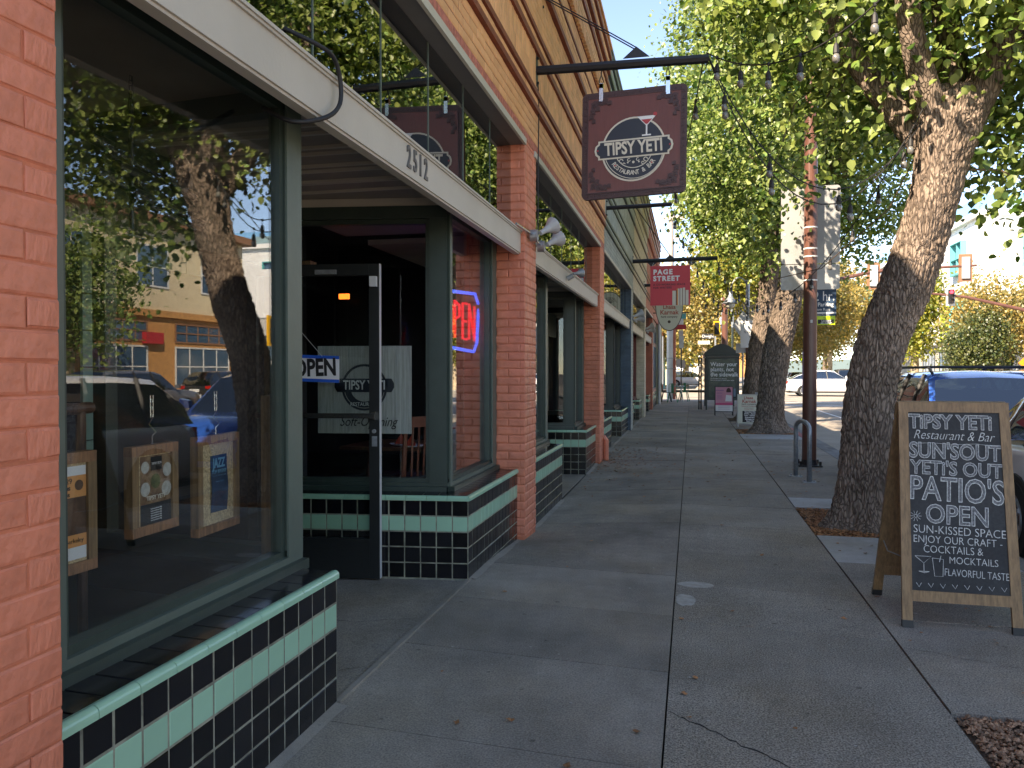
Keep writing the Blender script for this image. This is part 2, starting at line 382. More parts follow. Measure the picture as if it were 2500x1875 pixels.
def link(name, data, parent=None, loc=None, label=None, cat=None, group=None, kind=None):
    o = bpy.data.objects.new(name, data); COL.objects.link(o)
    if parent is not None: o.parent = parent
    if loc is not None: o.location = loc
    return tag(o, label, cat, group, kind)
def tag(o, label=None, cat=None, group=None, kind=None):
    if label: o['label'] = label
    if cat: o['category'] = cat
    if group: o['group'] = group
    if kind: o['kind'] = kind
    return o
def thing(name, label, cat, loc=(0, 0, 0), group=None):
    return link(name, None, None, loc, label, cat, group)
def copy_thing(o, loc=None, label=None, rotz=None):
    r = o.copy(); COL.objects.link(r)
    if loc is not None: r.location = loc
    if rotz is not None: r.rotation_euler.z = rotz
    if label: r['label'] = label
    for ch in list(o.children):
        c = ch.copy(); COL.objects.link(c); c.parent = r
        for g in ch.children: d = g.copy(); COL.objects.link(d); d.parent = c
    return r
def text(s, pos, size, mat_, parent, u=(1,0,0), up=(0,0,1), name='lettering', xs=1.0, bold=0.0, align='CENTER', ext=.0006, shear=0.0, sp=1.0, yalign='CENTER'):
    """flat lettering: pos = anchor in world, u = reading direction, up = up direction"""
    c = bpy.data.curves.new(name, 'FONT'); c.body = s; c.size = size; c.align_x = align; c.align_y = yalign
    c.extrude = ext; c.offset = bold * size; c.shear = shear; c.space_character = sp; c.resolution_u = 3; c.space_line = .95
    c.materials.append(MATS[mat_])
    o = bpy.data.objects.new(name, c); COL.objects.link(o)
    u = Vector(u).normalized(); n = u.cross(Vector(up)).normalized(); v = n.cross(u)
    M = Matrix((( u.x*xs, v.x, n.x, 0), (u.y*xs, v.y, n.y, 0), (u.z*xs, v.z, n.z, 0), (0, 0, 0, 1)))
    if parent is not None:
        o.parent = parent; L = world_loc(parent)
    else: L = Vector((0, 0, 0))
    p = Vector(pos) - L
    M.translation = p; o.matrix_local = M
    return o
def card(mb_pts, thick, n):
    """thin plate with real thickness"""
    return MB().prism(mb_pts, Vector(n) * thick)
def disc(c, r, u, v, seg=28, ry=None):
    c, u, v = Vector(c), Vector(u), Vector(v); ry = r if ry is None else ry
    return [c + u * (r * math.cos(2*math.pi*k/seg)) + v * (ry * math.sin(2*math.pi*k/seg)) for k in range(seg)]
def ring(mb, c, r0, r1, u, v, n, th, seg=36, a0=0, a1=2*math.pi):
    c, u, v, n = map(Vector, (c, u, v, n)); full = abs(a1 - a0 - 2*math.pi) < 1e-6
    k = seg if full else seg + 1; vs = []
    for i in range(k):
        a = a0 + (a1 - a0) * i / seg; d = u*math.cos(a) + v*math.sin(a)
        vs += [c + d*r0, c + d*r1, c + d*r1 + n*th, c + d*r0 + n*th]
    fs = []
    for i in range(seg):
        j = (i + 1) % k
        for q in range(4): fs.append((i*4+q, j*4+q, j*4+(q+1)%4, i*4+(q+1)%4))
    return mb.add(vs, fs)
def gz(x, y):
    """the walk dips a little towards the wall in the second bay"""
    a = max(0, min(1, (y - 5.4) / 2.2)); b = max(0, min(1, (15 - y) / 5.0)); k = a*a*(3-2*a) * b*b*(3-2*b)
    w = max(0, min(1, (-.11 - x) / 1.4))
    return -.085 * k * w

def smooth_path(pts, n=40):
    P = [Vector(p) for p in pts]; m = len(P); out = []
    for i in range(n):
        t = i/(n-1)*(m-1); k = min(int(t), m-2); f = t-k; A, B, C, D = P[max(k-1, 0)], P[k], P[k+1], P[min(k+2, m-1)]
        out.append(.5*((2*B) + (-A+C)*f + (2*A-5*B+4*C-D)*f*f + (-A+3*B-3*C+D)*f**3))
    return out
mat('lamp_white', (.42, .42, .41), .5)
# ================================================================ the setting
def sheet(name, mat_, x0, x1, y0, y1, z, nx=1, ny=1, **kw):
    mb = MB(); vs = [(x0+(x1-x0)*i/nx, y0+(y1-y0)*j/ny, z) for j in range(ny+1) for i in range(nx+1)]
    mb.add(vs, [(j*(nx+1)+i, j*(nx+1)+i+1, (j+1)*(nx+1)+i+1, (j+1)*(nx+1)+i) for j in range(ny) for i in range(nx)])
    return mb.build(name, mat_, kind='structure', **kw)
sheet('ground', 'asphalt', -600, 900, -400, 1500, -.30)
ROADZ = -.15
WALK_END = 39.5
sheet('road', 'road_light', 2.9, 21.5, -60, 400, ROADZ)
sheet('cross_road', 'road_light', -200, 300, WALK_END + 1.2, 60, ROADZ - .004)
sheet('gutter', 'kerb_stone', 2.5, 2.9, -60, WALK_END, ROADZ + .003)
walk = link('sidewalk', None, kind='structure')
# dark bed that shows in the joints
MB().box((-1.6, -6, -.2), (2.36, WALK_END, -.09)).build('joint_bed', 'joint_dark', walk)
def slab(x0, x1, y0, y1, m, g=.003, name='slab', z=0.0, tilt=0.0):
    mb = MB(); j = lambda: rnd.uniform(-.0015, .0015)
    n = max(1, int(abs(x1 - x0) / .5)); k = max(1, int((y1 - y0) / .5)); vs = []; dz = rnd.uniform(-.0015, .0015)
    x0g, x1g, y0g, y1g = x0+g, x1-g, y0+g, y1-g
    def T(x, y): return gz(x, y) + z + dz + tilt * (x - x0)
    for b in range(k + 1):
        for a in range(n + 1):
            x = x0g + (x1g-x0g)*a/n; y = y0g + (y1g-y0g)*b/k
            vs.append((x, y - SKEW*(x+.1), T(x, y)))
    mb.add(vs, [(b*(n+1)+a, b*(n+1)+a+1, (b+1)*(n+1)+a+1, (b+1)*(n+1)+a) for b in range(k) for a in range(n)])
    # edge skirts with a worn arris
    loop = [b*0 + a for a in range(n+1)] + [(b)*(n+1)+n for b in range(1, k+1)] + [k*(n+1)+a for a in range(n-1, -1, -1)] + [b*(n+1) for b in range(k-1, 0, -1)]
    L = len(loop); ext = [(vs[i][0], vs[i][1], vs[i][2] - .035) for i in loop]
    base = len(mb.v) - len(vs); st = len(mb.v); mb.v += ext
    for q in range(L): mb.f.append((loop[q]+base, st+q, st+(q+1) % L, loop[(q+1) % L]+base)); mb.m.append(0)
    return mb.build(name, m, walk)
SKEW = .075
ys = [-2.7, -1.8, -.87, .06, .99, 1.92, 2.85, 3.80, 4.68, 5.6, 6.55, 7.6, 8.7, 9.75, 10.85, 11.95] + [12.9 + 1.02*i for i in range(27)]
ys = [y for y in ys if y < WALK_END - .4] + [WALK_END]
for i in range(len(ys) - 1):
    slab(-1.5, -.101, ys[i], ys[i+1], 'walk_smooth')
ym = [-2.7, -1.3, .1, 1.5, 2.7, 3.72, 4.60, 5.42, 6.4, 7.55, 8.7, 9.75, 10.85, 11.95] + [12.9 + 1.3*i for i in range(21)]
ym = [y for y in ym if y < WALK_END - .4] + [WALK_END]
for i in range(len(ym) - 1):
    slab(-.098, 1.072, ym[i], ym[i+1], 'walk_agg', g=.002)
SK = SKEW; SKEW = 0.0
for y0, y1, m in [(-2.7, .5, 'walk_furn'), (.5, 2.1, 'walk_furn'), (3.62, 4.9, 'walk_furn'), (4.9, 6.28, 'walk_furn'), (6.28, 7.28, 'walk_pale'), (8.75, 9.42, 'walk_pale'),
                  (9.42, 11.0, 'walk_furn'), (11.0, 12.6, 'walk_furn'), (12.6, 14.2, 'walk_furn'), (14.2, 15.8, 'walk_furn'), (15.8, 17.4, 'walk_furn'), (17.4, 18.7, 'walk_pale'),
                  (20.3, 21.6, 'walk_furn'), (21.6, 23.3, 'walk_furn'), (25.0, 27, 'walk_furn'), (27, 29, 'walk_furn'), (29, 31, 'walk_furn'), (31, 33, 'walk_furn'), (33, 35.5, 'walk_furn'), (35.5, WALK_END, 'walk_furn')]:
    slab(1.08, 2.35, y0, y1, m)
for y in np.arange(-3, WALK_END, 1.6):
    y1 = min(WALK_END, y + 1.6)
    MB().box((2.352, y + .004, -.2), (2.5, y1 - .004, .002)).build('kerbstone', 'kerb_red' if 17 < y < 21 else 'kerb_stone', walk)
for x0, x1, y0, y1 in [(1.08, 2.35, 2.1, 3.62), (1.08, 2.35, 7.28, 8.75), (1.08, 2.35, 18.7, 20.3), (1.08, 2.35, 23.3, 25.0)]:
    mb = MB(); n = 14
    vs = [(x0+(x1-x0)*i/n, y0+(y1-y0)*j/n, -.03 + .02*noise.noise((i*.6, j*.6, y0))) for j in range(n+1) for i in range(n+1)]
    mb.add(vs, [(j*(n+1)+i, j*(n+1)+i+1, (j+1)*(n+1)+i+1, (j+1)*(n+1)+i) for j in range(n) for i in range(n)])
    mb.build('soil', 'soil', kind='structure')
def pebbles(name, m, x0, x1, y0, y1, n, r0, r1, flat, hole=None, kind='stuff'):
    mb = MB(); ic = [(0,0,1),(1,0,0),(0,1,0),(-1,0,0),(0,-1,0),(0,0,-1)]
    fs = [(0,1,2),(0,2,3),(0,3,4),(0,4,1),(5,2,1),(5,3,2),(5,4,3),(5,1,4)]
    for _ in range(n):
        x, y = rnd.uniform(x0, x1), rnd.uniform(y0, y1)
        if hole and (x-hole[0])**2 + (y-hole[1])**2 < hole[2]**2: continue
        r = rnd.uniform(r0, r1); a = rnd.uniform(0, 6.3); c, s_ = math.cos(a), math.sin(a); e = rnd.uniform(.5, .95); z = -.022 + rnd.uniform(0, .022)
        tx, ty = rnd.uniform(-.5, .5), rnd.uniform(-.5, .5)
        vs = []
        for p in ic:
            px, py, pz = p[0]*r*rnd.uniform(.8, 1.1), p[1]*r*e*rnd.uniform(.8, 1.1), p[2]*r*flat
            X, Y = px*c - py*s_, px*s_ + py*c; vs.append((x+X, y+Y, z+pz + X*tx + Y*ty))
        mb.add(vs, fs)
    return mb.build(name, m, kind=kind)
pebbles('gravel', 'pebble', 1.10, 2.0, 2.5, 3.61, 6500, .008, .017, .6)
pebbles('wood_chips', 'leaf_litter', 1.09, 2.34, 7.29, 8.74, 7000, .009, .02, .3, (1.62, 7.9, .24))
pebbles('wood_chips', 'leaf_litter', 1.09, 2.34, 18.7, 20.3, 1500, .012, .03, .3)
# cracks and the patched spots
def crack(pts, w=.005, seed=1):
    r = random.Random(seed); P = []
    for a, b in zip(pts[:-1], pts[1:]):
        for k in range(9):
            t = k / 9; P.append((a[0]+(b[0]-a[0])*t + r.uniform(-.01, .01), a[1]+(b[1]-a[1])*t + r.uniform(-.012, .012)))
    P.append(pts[-1]); mb = MB(); vs = []
    for i, p in enumerate(P):
        ww = w * r.uniform(.25, 1.0) * (1 if 0 < i < len(P)-1 else .1)
        vs += [(p[0], p[1]-ww, gz(*p)+.0022), (p[0], p[1]+ww, gz(*p)+.0022)]
    mb.add(vs, [(2*i, 2*i+2, 2*i+3, 2*i+1) for i in range(len(P)-1)]); mb.build('crack', 'joint_dark', walk)
crack([(-.09, 3.36), (.12, 3.18), (.35, 2.98), (.55, 2.86), (.8, 2.78), (1.07, 2.72)], .007, 3)
crack([(1.08, 4.42), (1.5, 4.25), (2.3, 4.05)], .002, 4)
crack([(-.1, 6.9), (.4, 6.85), (1.06, 6.8)], .002, 5)
crack([(-.09, 9.9), (.4, 9.85), (1.06, 9.8)], .002, 8)
for c, rx, ry in [((.03, 5.40), .12, .07), ((-.035, 5.02), .07, .12)]:
    vs = [(c[0] + rx*(1+.25*noise.noise((k*.9, rx*9, 0)))*math.cos(k*2*math.pi/18), c[1] + ry*(1+.25*noise.noise((k*.9, ry*9, 3)))*math.sin(k*2*math.pi/18), .001) for k in range(18)]
    vs = [(max(-.088, x), y, z) for x, y, z in vs]
    MB().prism(vs, (0, 0, .003)).build('patch', 'patch_grey', walk)
# worn light line along the entry threshold and dirt against the wall foot
MB().prism([(-1.515, 3.12, .0), (-1.488, 3.12, .0), (-1.488, 5.2, .0), (-1.515, 5.2, .0)], (0, 0, .012)).build('threshold_edge', 'conc_edge', walk)
mb = MB()
for y0, y1 in [(1.0, 3.1), (5.2, 9.1), (11.3, 14.6), (15, 24)]:
    k = int((y1-y0)/.12)
    for i in range(k):
        a, b = y0+(y1-y0)*i/k, y0+(y1-y0)*(i+1)/k
        wa = .045+.035*abs(noise.noise((a*5, 0, 0))); wb = .045+.035*abs(noise.noise((b*5, 0, 0)))
        mb.add([(-1.5, a, gz(-1.5, a)+.012), (-1.5+wa, a, gz(-1.5+wa, a)+.0022), (-1.5+wb, b, gz(-1.5+wb, b)+.0022), (-1.5, b, gz(-1.5, b)+.012)], [(0, 1, 2, 3)])
mb.build('wall_foot_strip', 'conc_edge', walk)
for y0_, y1_, z_ in ((9.1, 11.5, -.085), (15, 17.4, -.02), (21, 23.4, -.02), (26.2, 28.5, -.02)): MB().prism([(-1.52, y0_, z_), (-1.52, y1_, z_), (-3.4, y1_, z_), (-3.4, y0_, z_)], (0, 0, .018)).build('entry_slab', 'walk_smooth', walk)
MB().prism([(-1.52, 3.1, -.02), (-1.52, 5.25, -.02), (-3.4, 5.3, -.02), (-3.4, 3.0, -.02)], (0, 0, .018)).build('entry_slab', 'walk_smooth', walk)
crack([(-1.55, 4.3), (-1.9, 4.15), (-2.3, 4.2), (-2.9, 4.35)], .003, 6)
crack([(-1.54, 3.55), (-1.66, 3.45), (-1.72, 3.25), (-1.9, 3.2)], .003, 7)
# fallen leaves on the walk: nobody could count them
def litter(name, n, fn, smin=.012, smax=.030):
    mb = MB()
    for _ in range(n):
        x, y = fn(); r = rnd.uniform(smin, smax); a = rnd.uniform(0, 6.3); z = gz(x, y) + .004; pts = []
        for k in range(7):
            rr = r * (1.0 if k % 2 == 0 else .62) * rnd.uniform(.7, 1.1); t = a + k*2*math.pi/7
            pts.append((x + rr*math.cos(t), y + rr*math.sin(t), z + rnd.uniform(0, r*.45)))
        mb.add([(x, y, z + .004)] + pts, [(0, k+1, (k+1) % 7+1) for k in range(7)])
    mb.build(name, 'leaf_litter', kind='stuff')
litter('fallen_leaves', 26, lambda: (rnd.uniform(-1.3, 1.0), rnd.uniform(2.2, 8)), .010, .024)
litter('fallen_leaves', 330, lambda: (rnd.uniform(-1.4, 2.2), rnd.triangular(8, 27, 12)))
litter('fallen_leaves', 320, lambda: (-1.42 + abs(rnd.gauss(0, .38)), rnd.gauss(13.0, 1.1)))
litter('fallen_leaves', 70, lambda: (rnd.uniform(1.1, 2.2), rnd.uniform(3.7, 12)), .008, .02)
# yellow/white markings on the road
def strip(x0, x1, y0, y1, m='road_white', z=ROADZ+.004, name='road_marking'):
    return MB().box((x0, y0, z-.001), (x1, y1, z+.002)).build(name, m, kind='structure')
strip(4.95, 5.05, 6, 36)
for x in (11.6, 11.9): strip(x, x+.1, -10, 37, 'road_yellow')
for y in range(-10, 37, 6): strip(8.3, 8.4, y, y+3)
strip(3.0, 21, 38.0, 38.35); strip(3.0, 21, 41.6, 41.95)
strip(3.0, 21, 58.0, 58.3); strip(3.0, 21, 61.4, 61.7)
for x in np.arange(3.4, 21, 1.5): strip(x, x+.6, 62.5, 65.5)
sheet('opposite_sidewalk', 'walk_pale', 21.5, 25.6, -60, 44, .0)
sheet('opposite_sidewalk', 'walk_pale', 21.5, 25.6, 58, 400, .0)
sheet('far_sidewalk', 'walk_pale', -2.2, 2.5, 62, 400, -.02)
MB().box((21.3, -60, -.2), (21.5, 44, .004)).build('opposite_kerb', 'kerb_stone', kind='structure')
MB().box((21.3, 58, -.2), (21.5, 400, .004)).build('opposite_kerb', 'kerb_stone', kind='structure')

# ================================================================ the brick storefront building
XP, XB, XW, XG = -1.43, -1.50, -1.69, -1.78      # pier face, bulkhead face, frame face, window glass
XT = -1.56                                       # transom glass
ZCAP = .585; TS = .109; ZSOF = 2.70
# shared pieces
def pillow(w, h, d, e, name, m, wob=0.0):
    """a tile or brick face: local x right, z up, -y outward; bottom-left corner at origin"""
    r = random.Random(name); q = lambda: r.uniform(-wob, wob)
    o = [(0, 0, 0), (w, 0, 0), (w, 0, h), (0, 0, h)]
    a = [(e*.3+q(), -d*.55, e*.3+q()), (w-e*.3+q(), -d*.55, e*.3+q()), (w-e*.3+q(), -d*.55, h-e*.3+q()), (e*.3+q(), -d*.55, h-e*.3+q())]
    b = [(e, -d+q()*.4, e), (w-e, -d+q()*.4, e), (w-e, -d+q()*.4, h-e), (e, -d+q()*.4, h-e)]
    mb = MB().add(o + a + b, [(i, (i+1) % 4, 4+(i+1) % 4, 4+i) for i in range(4)] + [(4+i, 4+(i+1) % 4, 8+(i+1) % 4, 8+i) for i in range(4)] + [(8, 9, 10, 11)])
    return mb.mesh(name, m)
TILE_B = pillow(TS-.005, TS-.005, .006, .004, 'tile', 'tile_black')
TILE_M = pillow(TS-.005, TS-.005, .006, .004, 'tile', 'tile_mint')
def tilerow_materials(i): return TILE_M if i == 1 else TILE_B
def cap_mesh(L):
    mb = MB(); n = 6; vs = []
    pr = [(0, 0), (0, -.030)] ; pr = [( .012, 0.0)]
    prof = [(.020, -.004)] + [(-.020*math.sin(t)+.004, -.020+.020*math.cos(t)) for t in [k*math.pi/2/5 for k in range(6)]] + [(-.016, -.034), (.002, -.036)]
    for x in (0.0, L):
        for (y, z) in prof: vs.append((x, y, z))
    k = len(prof); mb.add(vs, [(i, i+k, i+k+1, i+1) for i in range(k-1)] + [tuple(range(k)), tuple(range(2*k-1, k-1, -1))])
    me = mb.mesh('cap_tile', 'tile_mint', smooth=False); return me
CAP = cap_mesh(.150)
TOP_B = pillow(TS-.005, .118, .004, .003, 'top_tile', 'tile_black')
def put(me, name, parent, loc, ang, sx=1, sz=1, rx=0):
    o = bpy.data.objects.new(name, me); COL.objects.link(o); o.parent = parent
    o.location = Vector(loc) - world_loc(parent); o.rotation_euler = (rx, 0, ang)
    if sx != 1 or sz != 1: o.scale = (sx, 1, sz)
    return o
def instance_into(mb, me, loc, ang, sx=1, sz=1, rx=0, mi=0):
    M = Matrix.Translation(loc) @ Matrix.Rotation(ang, 4, 'Z') @ Matrix.Rotation(rx, 4, 'X') @ Matrix.Diagonal((sx, 1, sz, 1))
    mb.cur = mi; mb.add([M @ v.co for v in me.vertices], [tuple(p.vertices) for p in me.polygons])
def bulkhead(b, p0, p1, individual=True, end_caps=True, zlow=-.1, depth=.19):
    p0, p1 = Vector((*p0, 0)), Vector((*p1, 0)); u = (p1-p0).normalized(); L = (p1-p0).length; n = Vector((u.y, -u.x, 0)); ang = math.atan2(u.y, u.x)
    n_in = -n
    # core with grout face
    root = MB(); a, c = p0 + n*(-.0022), p1 + n*(-.0022)
    root.prism([a + Vector((0,0,zlow)), c + Vector((0,0,zlow)), c + Vector((0,0,ZCAP-.012)), a + Vector((0,0,ZCAP-.012))], n_in*(depth+.05))
    core = root.build('bulkhead', 'grout', b)
    cols = max(1, round(L / TS)); cw = L / cols; sx = cw / TS; far = MB() if not individual else None
    for r in range(6):
        ztop = ZCAP - .036 - r*TS; me = tilerow_materials(r)
        for i in range(cols):
            q = p0 + u*(cw*i + .0025); zg = gz(q.x, q.y) - .01
            z0 = ztop - TS + .005; s = 1.0
            if ztop - .02 < zg: continue
            if z0 < zg: s = (ztop - zg) / (TS - .005); z0 = zg
            jit = n * rnd.uniform(-.0012, .0012); pos = (q.x+jit.x - n.x*.006, q.y+jit.y - n.y*.006, z0)
            if individual: put(me, 'tile', core, pos, ang, sx, s)
            else: instance_into(far, me, pos, ang, sx, s, mi=1 if r == 1 else 0)
    k = max(1, round(L / .153)); cl = L / k
    for i in range(k):
        q = p0 + u*(cl*i+.0015); pos = (q.x - n.x*.004, q.y - n.y*.004, ZCAP)
        if individual: put(CAP, 'cap_tile', core, pos, ang, (cl-.003)/.150)
        else: instance_into(far, CAP, pos, ang, (cl-.003)/.150, mi=1)
    for i in range(cols):
        for jrow in range(1):
            q = p0 + u*(cw*i + .0025) - n*.022; pos = (q.x, q.y, ZCAP - .010)
            if individual: put(TOP_B, 'top_tile', core, pos, ang, sx, depth*.9/.118, rx=-R(88))
            else: instance_into(far, TOP_B, pos, ang, sx, depth*.9/.118, rx=-R(88))
    if not individual: far.build('tile_panel', ['tile_black', 'tile_mint'], core, kind='stuff')
    return core
BRICK_L, BRICK_H = .215, .0735
def brick_meshes(m, w=BRICK_L, h=BRICK_H, g=.009, d=.006):
    return [pillow(w-g, h-g, d, .012, f'brick{k}{m}{w}', m, .002) for k in range(3)]
def brick_field(y0, y1, z0, z1, X, me, parent=None, mb=None, off=0.0, w=BRICK_L, h=BRICK_H, zref=0.0, ang=R(90), org=None, stretcher=True, proud=0.0):
    """bricks on the face X between y0..y1 (or along direction ang from org); parent -> objects, mb -> joined"""
    k0 = int(math.floor((z0-zref)/h + 1e-6)); k1 = int(math.ceil((z1-zref)/h - 1e-6))
    for k in range(k0, k1):
        zz0 = max(z0, zref+k*h); zz1 = min(z1, zref+(k+1)*h)
        if zz1 - zz0 < .02: continue
        sh = off + (w/2 if (k % 2 and stretcher) else 0)
        i0 = int(math.floor((y0-sh)/w)) ; i1 = int(math.ceil((y1-sh)/w))
        for i in range(i0, i1):
            a, b_ = max(y0, sh+i*w), min(y1, sh+(i+1)*w)
            if b_ - a < .03: continue
            m = rnd.choice(me); sx = (b_-a-.005)/(w-.009); sz = (zz1-zz0-.005)/(h-.009); j = rnd.uniform(-.002, .002) + proud
            if org is None: pos = (X + j, a+.0025, zz0+.0025)
            else: pos = (org[0] + math.cos(ang)*(a-y0+.0025), org[1] + math.sin(ang)*(a-y0+.0025) - j, zz0+.0025)
            if parent is not None: put(m, 'brick', parent, pos, ang, sx, sz)
            else: instance_into(mb, m, pos, ang, sx, sz)
GLASS_TH = .006
def pane(b, p0, p1, z0, z1, m='window_glass', name='pane'):
    p0, p1 = Vector((*p0, 0)), Vector((*p1, 0)); u = (p1-p0).normalized(); n = Vector((u.y, -u.x, 0))
    return MB().prism([p0+Vector((0,0,z0)), p1+Vector((0,0,z0)), p1+Vector((0,0,z1)), p0+Vector((0,0,z1))], -n*GLASS_TH).build(name, m, b)
def bar(mb, p0, p1, z0, z1, d0, d1):
    """horizontal rail along p0->p1, between depth d0 and d1 behind the face line"""
    p0, p1 = Vector((*p0, 0)), Vector((*p1, 0)); u = (p1-p0).normalized(); n = Vector((u.y, -u.x, 0))
    return mb.obox(p0 - n*d1 + Vector((0,0,z0)), p1-p0, n*(d1-d0), (0, 0, z1-z0))
def window_on(b, p0, p1, zs=ZCAP, zt=2.655, m1='frame_light', m2='frame_green', postL=True, postR=True, glass='window_glass', wl=.125, wr=.125, tilt=(.058, .058)):
    """framed window standing along p0->p1 (frame face line). stepped sill, posts, header, pane"""
    P0, P1 = Vector((*p0, 0)), Vector((*p1, 0)); u = (P1-P0).normalized(); L = (P1-P0).length
    f1 = MB(); f2 = MB()
    at = lambda t: tuple((P0 + u*t)[:2])
    bar(f2, at(0), at(L), zs-.012, zs+.032, -.03, .02); bar(f1, at(0), at(L), zs+.030, zs+.060, .001, .045); bar(f2, at(0), at(L), zs+.058, zs+.088, .02, .075)
    bar(f2, at(0), at(L), zt-.05, zt+.04, 0, .075); bar(f2, at(0), at(L), zt-.085, zt-.052, .025, .075)
    wl_ = wl if postL else .03; wr_ = wr if postR else .03
    for (a, b_) in ((0, wl_), (L-wr_, L)):
        bar(f1, at(a), at(b_), zs+.0605, zt-.051, .0, .010)
    for (a, b_) in ((wl_, wl_+.028), (L-wr_-.028, L-wr_)): bar(f2, at(a), at(b_), zs+.0885, zt-.0855, .02, .07)
    bar(f2, at(0.001), at(wl_), zs+.0885, zt-.0855, .0105, .07); bar(f2, at(L-wr_), at(L-.001), zs+.0885, zt-.0855, .0105, .07)
    fr = f2.build('window_frame', m2, b); f1.build('frame_face', m1, fr)
    uu = at(wl_+.02); vv = at(L-wr_-.02); n = Vector((u.y, -u.x, 0))
    q0 = Vector((*uu, 0)) - n*tilt[0]; q1 = Vector((*vv, 0)) - n*tilt[1]
    return pane(b, q0[:2], q1[:2], zs+.075, zt-.075, glass)

def bay(b, Y0, Ya, Yb, Y1, s, ind=True, near=False):
    """storefront bay: window, recessed entry, window. s = style dict"""
    bulkhead(b, (XB, Y0), (XB, Ya), ind); bulkhead(b, (XB, Yb), (XB, Y1), ind)
    fi = (XB - 1.45, Yb - .18)
    bulkhead(b, fi, (XB, Yb), ind)
    m1, m2 = s['frame'], s['frame2']
    window_on(b, (XW, Y0), (XW, Ya+.055), m1=m1, m2=m2, postL=True, wl=.27 if near else .12, tilt=(.068, .040) if near else (.055, .055))
    window_on(b, (XW, Yb+.20), (XW, Y1), m1=m1, m2=m2, postR=True, wl=.05, wr=.14)
    # far splayed window, recessed behind its bulkhead
    d = Vector((XB-fi[0], Yb-fi[1], 0)).normalized(); n = Vector((d.y, -d.x, 0)); o1 = Vector((XW, Yb, 0)) - n*.19; o0 = Vector((fi[0], fi[1], 0)) - n*.19
    window_on(b, o0[:2], o1[:2], zt=2.60, m1=m2, m2=m2, postR=True, wr=.13, wl=.05)
    # near splayed side, seen from behind through the first window
    w0 = (XW-.10, Ya+.10); w1 = (XB-1.35, Ya+.21)
    bulk = MB(); bar(bulk, w0, w1, -.02, ZCAP, 0, .15); bulk.build('side_bulkhead', 'tile_black', b)
    sd = MB(); bar(sd, w0, w1, ZCAP, ZCAP+.08, 0, .08); bar(sd, w0, w1, 2.6, 2.7, 0, .08)
    e = Vector((*w1, 0)) - Vector((*w0, 0)); sd.obox(Vector((*w1, ZCAP)), e.normalized()*-.08, (0, -.08, 0), (0, 0, 2.1)); sd.build('side_frame', m2, b)
    pane(b, w1, w0, ZCAP+.08, 2.6)
    # back of the entry: door frame in shade
    MB().prism([(XW-.1, Yb+.19, 2.641), (fi[0], Yb+.01, 2.641), (fi[0], Yb+.01, ZSOF-.002), (XW-.1, Yb+.19, ZSOF-.002)], (0, .1, 0)).build('entry_head', s['beam'], b)
    MB().box((fi[0]-.06, Ya+.1, 2.2), (fi[0], Yb-.1, 2.68)).build('entry_head', m2, b)
    # beam with stepped moulding
    bm = MB(); bm.box((XP-.10, Y0-.02, 2.49), (XP-.04, Y1-.004, 2.66)); bm.box((XP-.105, Y0-.02, 2.6602), (XP-.03, Y1-.004, 2.672)); bm.box((XP-.13, Y0-.02, 2.6722), (XP-.022, Y1-.004, 2.684)); bm.box((XP-.14, Y0-.02, 2.6842), (XP-.032, Y1-.004, 2.694))
    bm.box((XP-.10, Y0-.02, 2.478), (XP-.05, Y1-.004, 2.4898))
    beam = bm.build('beam', s['beam'], b)
    # soffit over the windows and entry, with panel mouldings
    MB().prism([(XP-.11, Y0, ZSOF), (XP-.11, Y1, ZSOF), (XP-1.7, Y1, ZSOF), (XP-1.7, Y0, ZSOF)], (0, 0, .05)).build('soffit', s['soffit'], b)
    sm = MB()
    for yy in (Ya+.25, Ya+.62, Ya+.98, Ya+1.34, Ya+1.62):
        sm.box((XB-1.4, yy, ZSOF-.018), (XB-.20, yy+.022, ZSOF-.001)); sm.box((XB-1.4, yy+.24, ZSOF-.018), (XB-.16, yy+.262, ZSOF-.001))
        sm.box((XB-.20, yy, ZSOF-.018), (XB-.178, yy+.262, ZSOF-.001))
    sm.build('soffit_moulding', s['beam'], b)
    # transom: butt jointed panes between beam and lintel
    npane = max(3, round((Y1-Y0)/.755)); w = (Y1-Y0)/npane
    for i in range(npane):
        y = Y0 + w*i; pane(b, (XT, y+.003), (XT, y+w-.003), 2.694, 3.44, 'transom_glass', 'transom_pane')
    for i in range(1, npane): MB().box((XT-.008, Y0+w*i-.004, 2.694), (XT+.004, Y0+w*i+.004, 3.44)).build('transom_joint', 'frame_light', b)
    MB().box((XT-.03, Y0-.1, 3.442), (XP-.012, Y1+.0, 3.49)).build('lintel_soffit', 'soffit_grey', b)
    tm = MB(); tm.box((XP-.012, Y0-.1, 3.436), (XP+.012, Y1, 3.49)); tm.build('lintel_trim', s['trim'], b)
    # jambs of the transom opening
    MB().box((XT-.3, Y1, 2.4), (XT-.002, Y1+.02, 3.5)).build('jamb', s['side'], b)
    # ceiling void behind transom
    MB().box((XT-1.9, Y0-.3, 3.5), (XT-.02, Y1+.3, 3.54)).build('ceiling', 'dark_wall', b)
    return beam
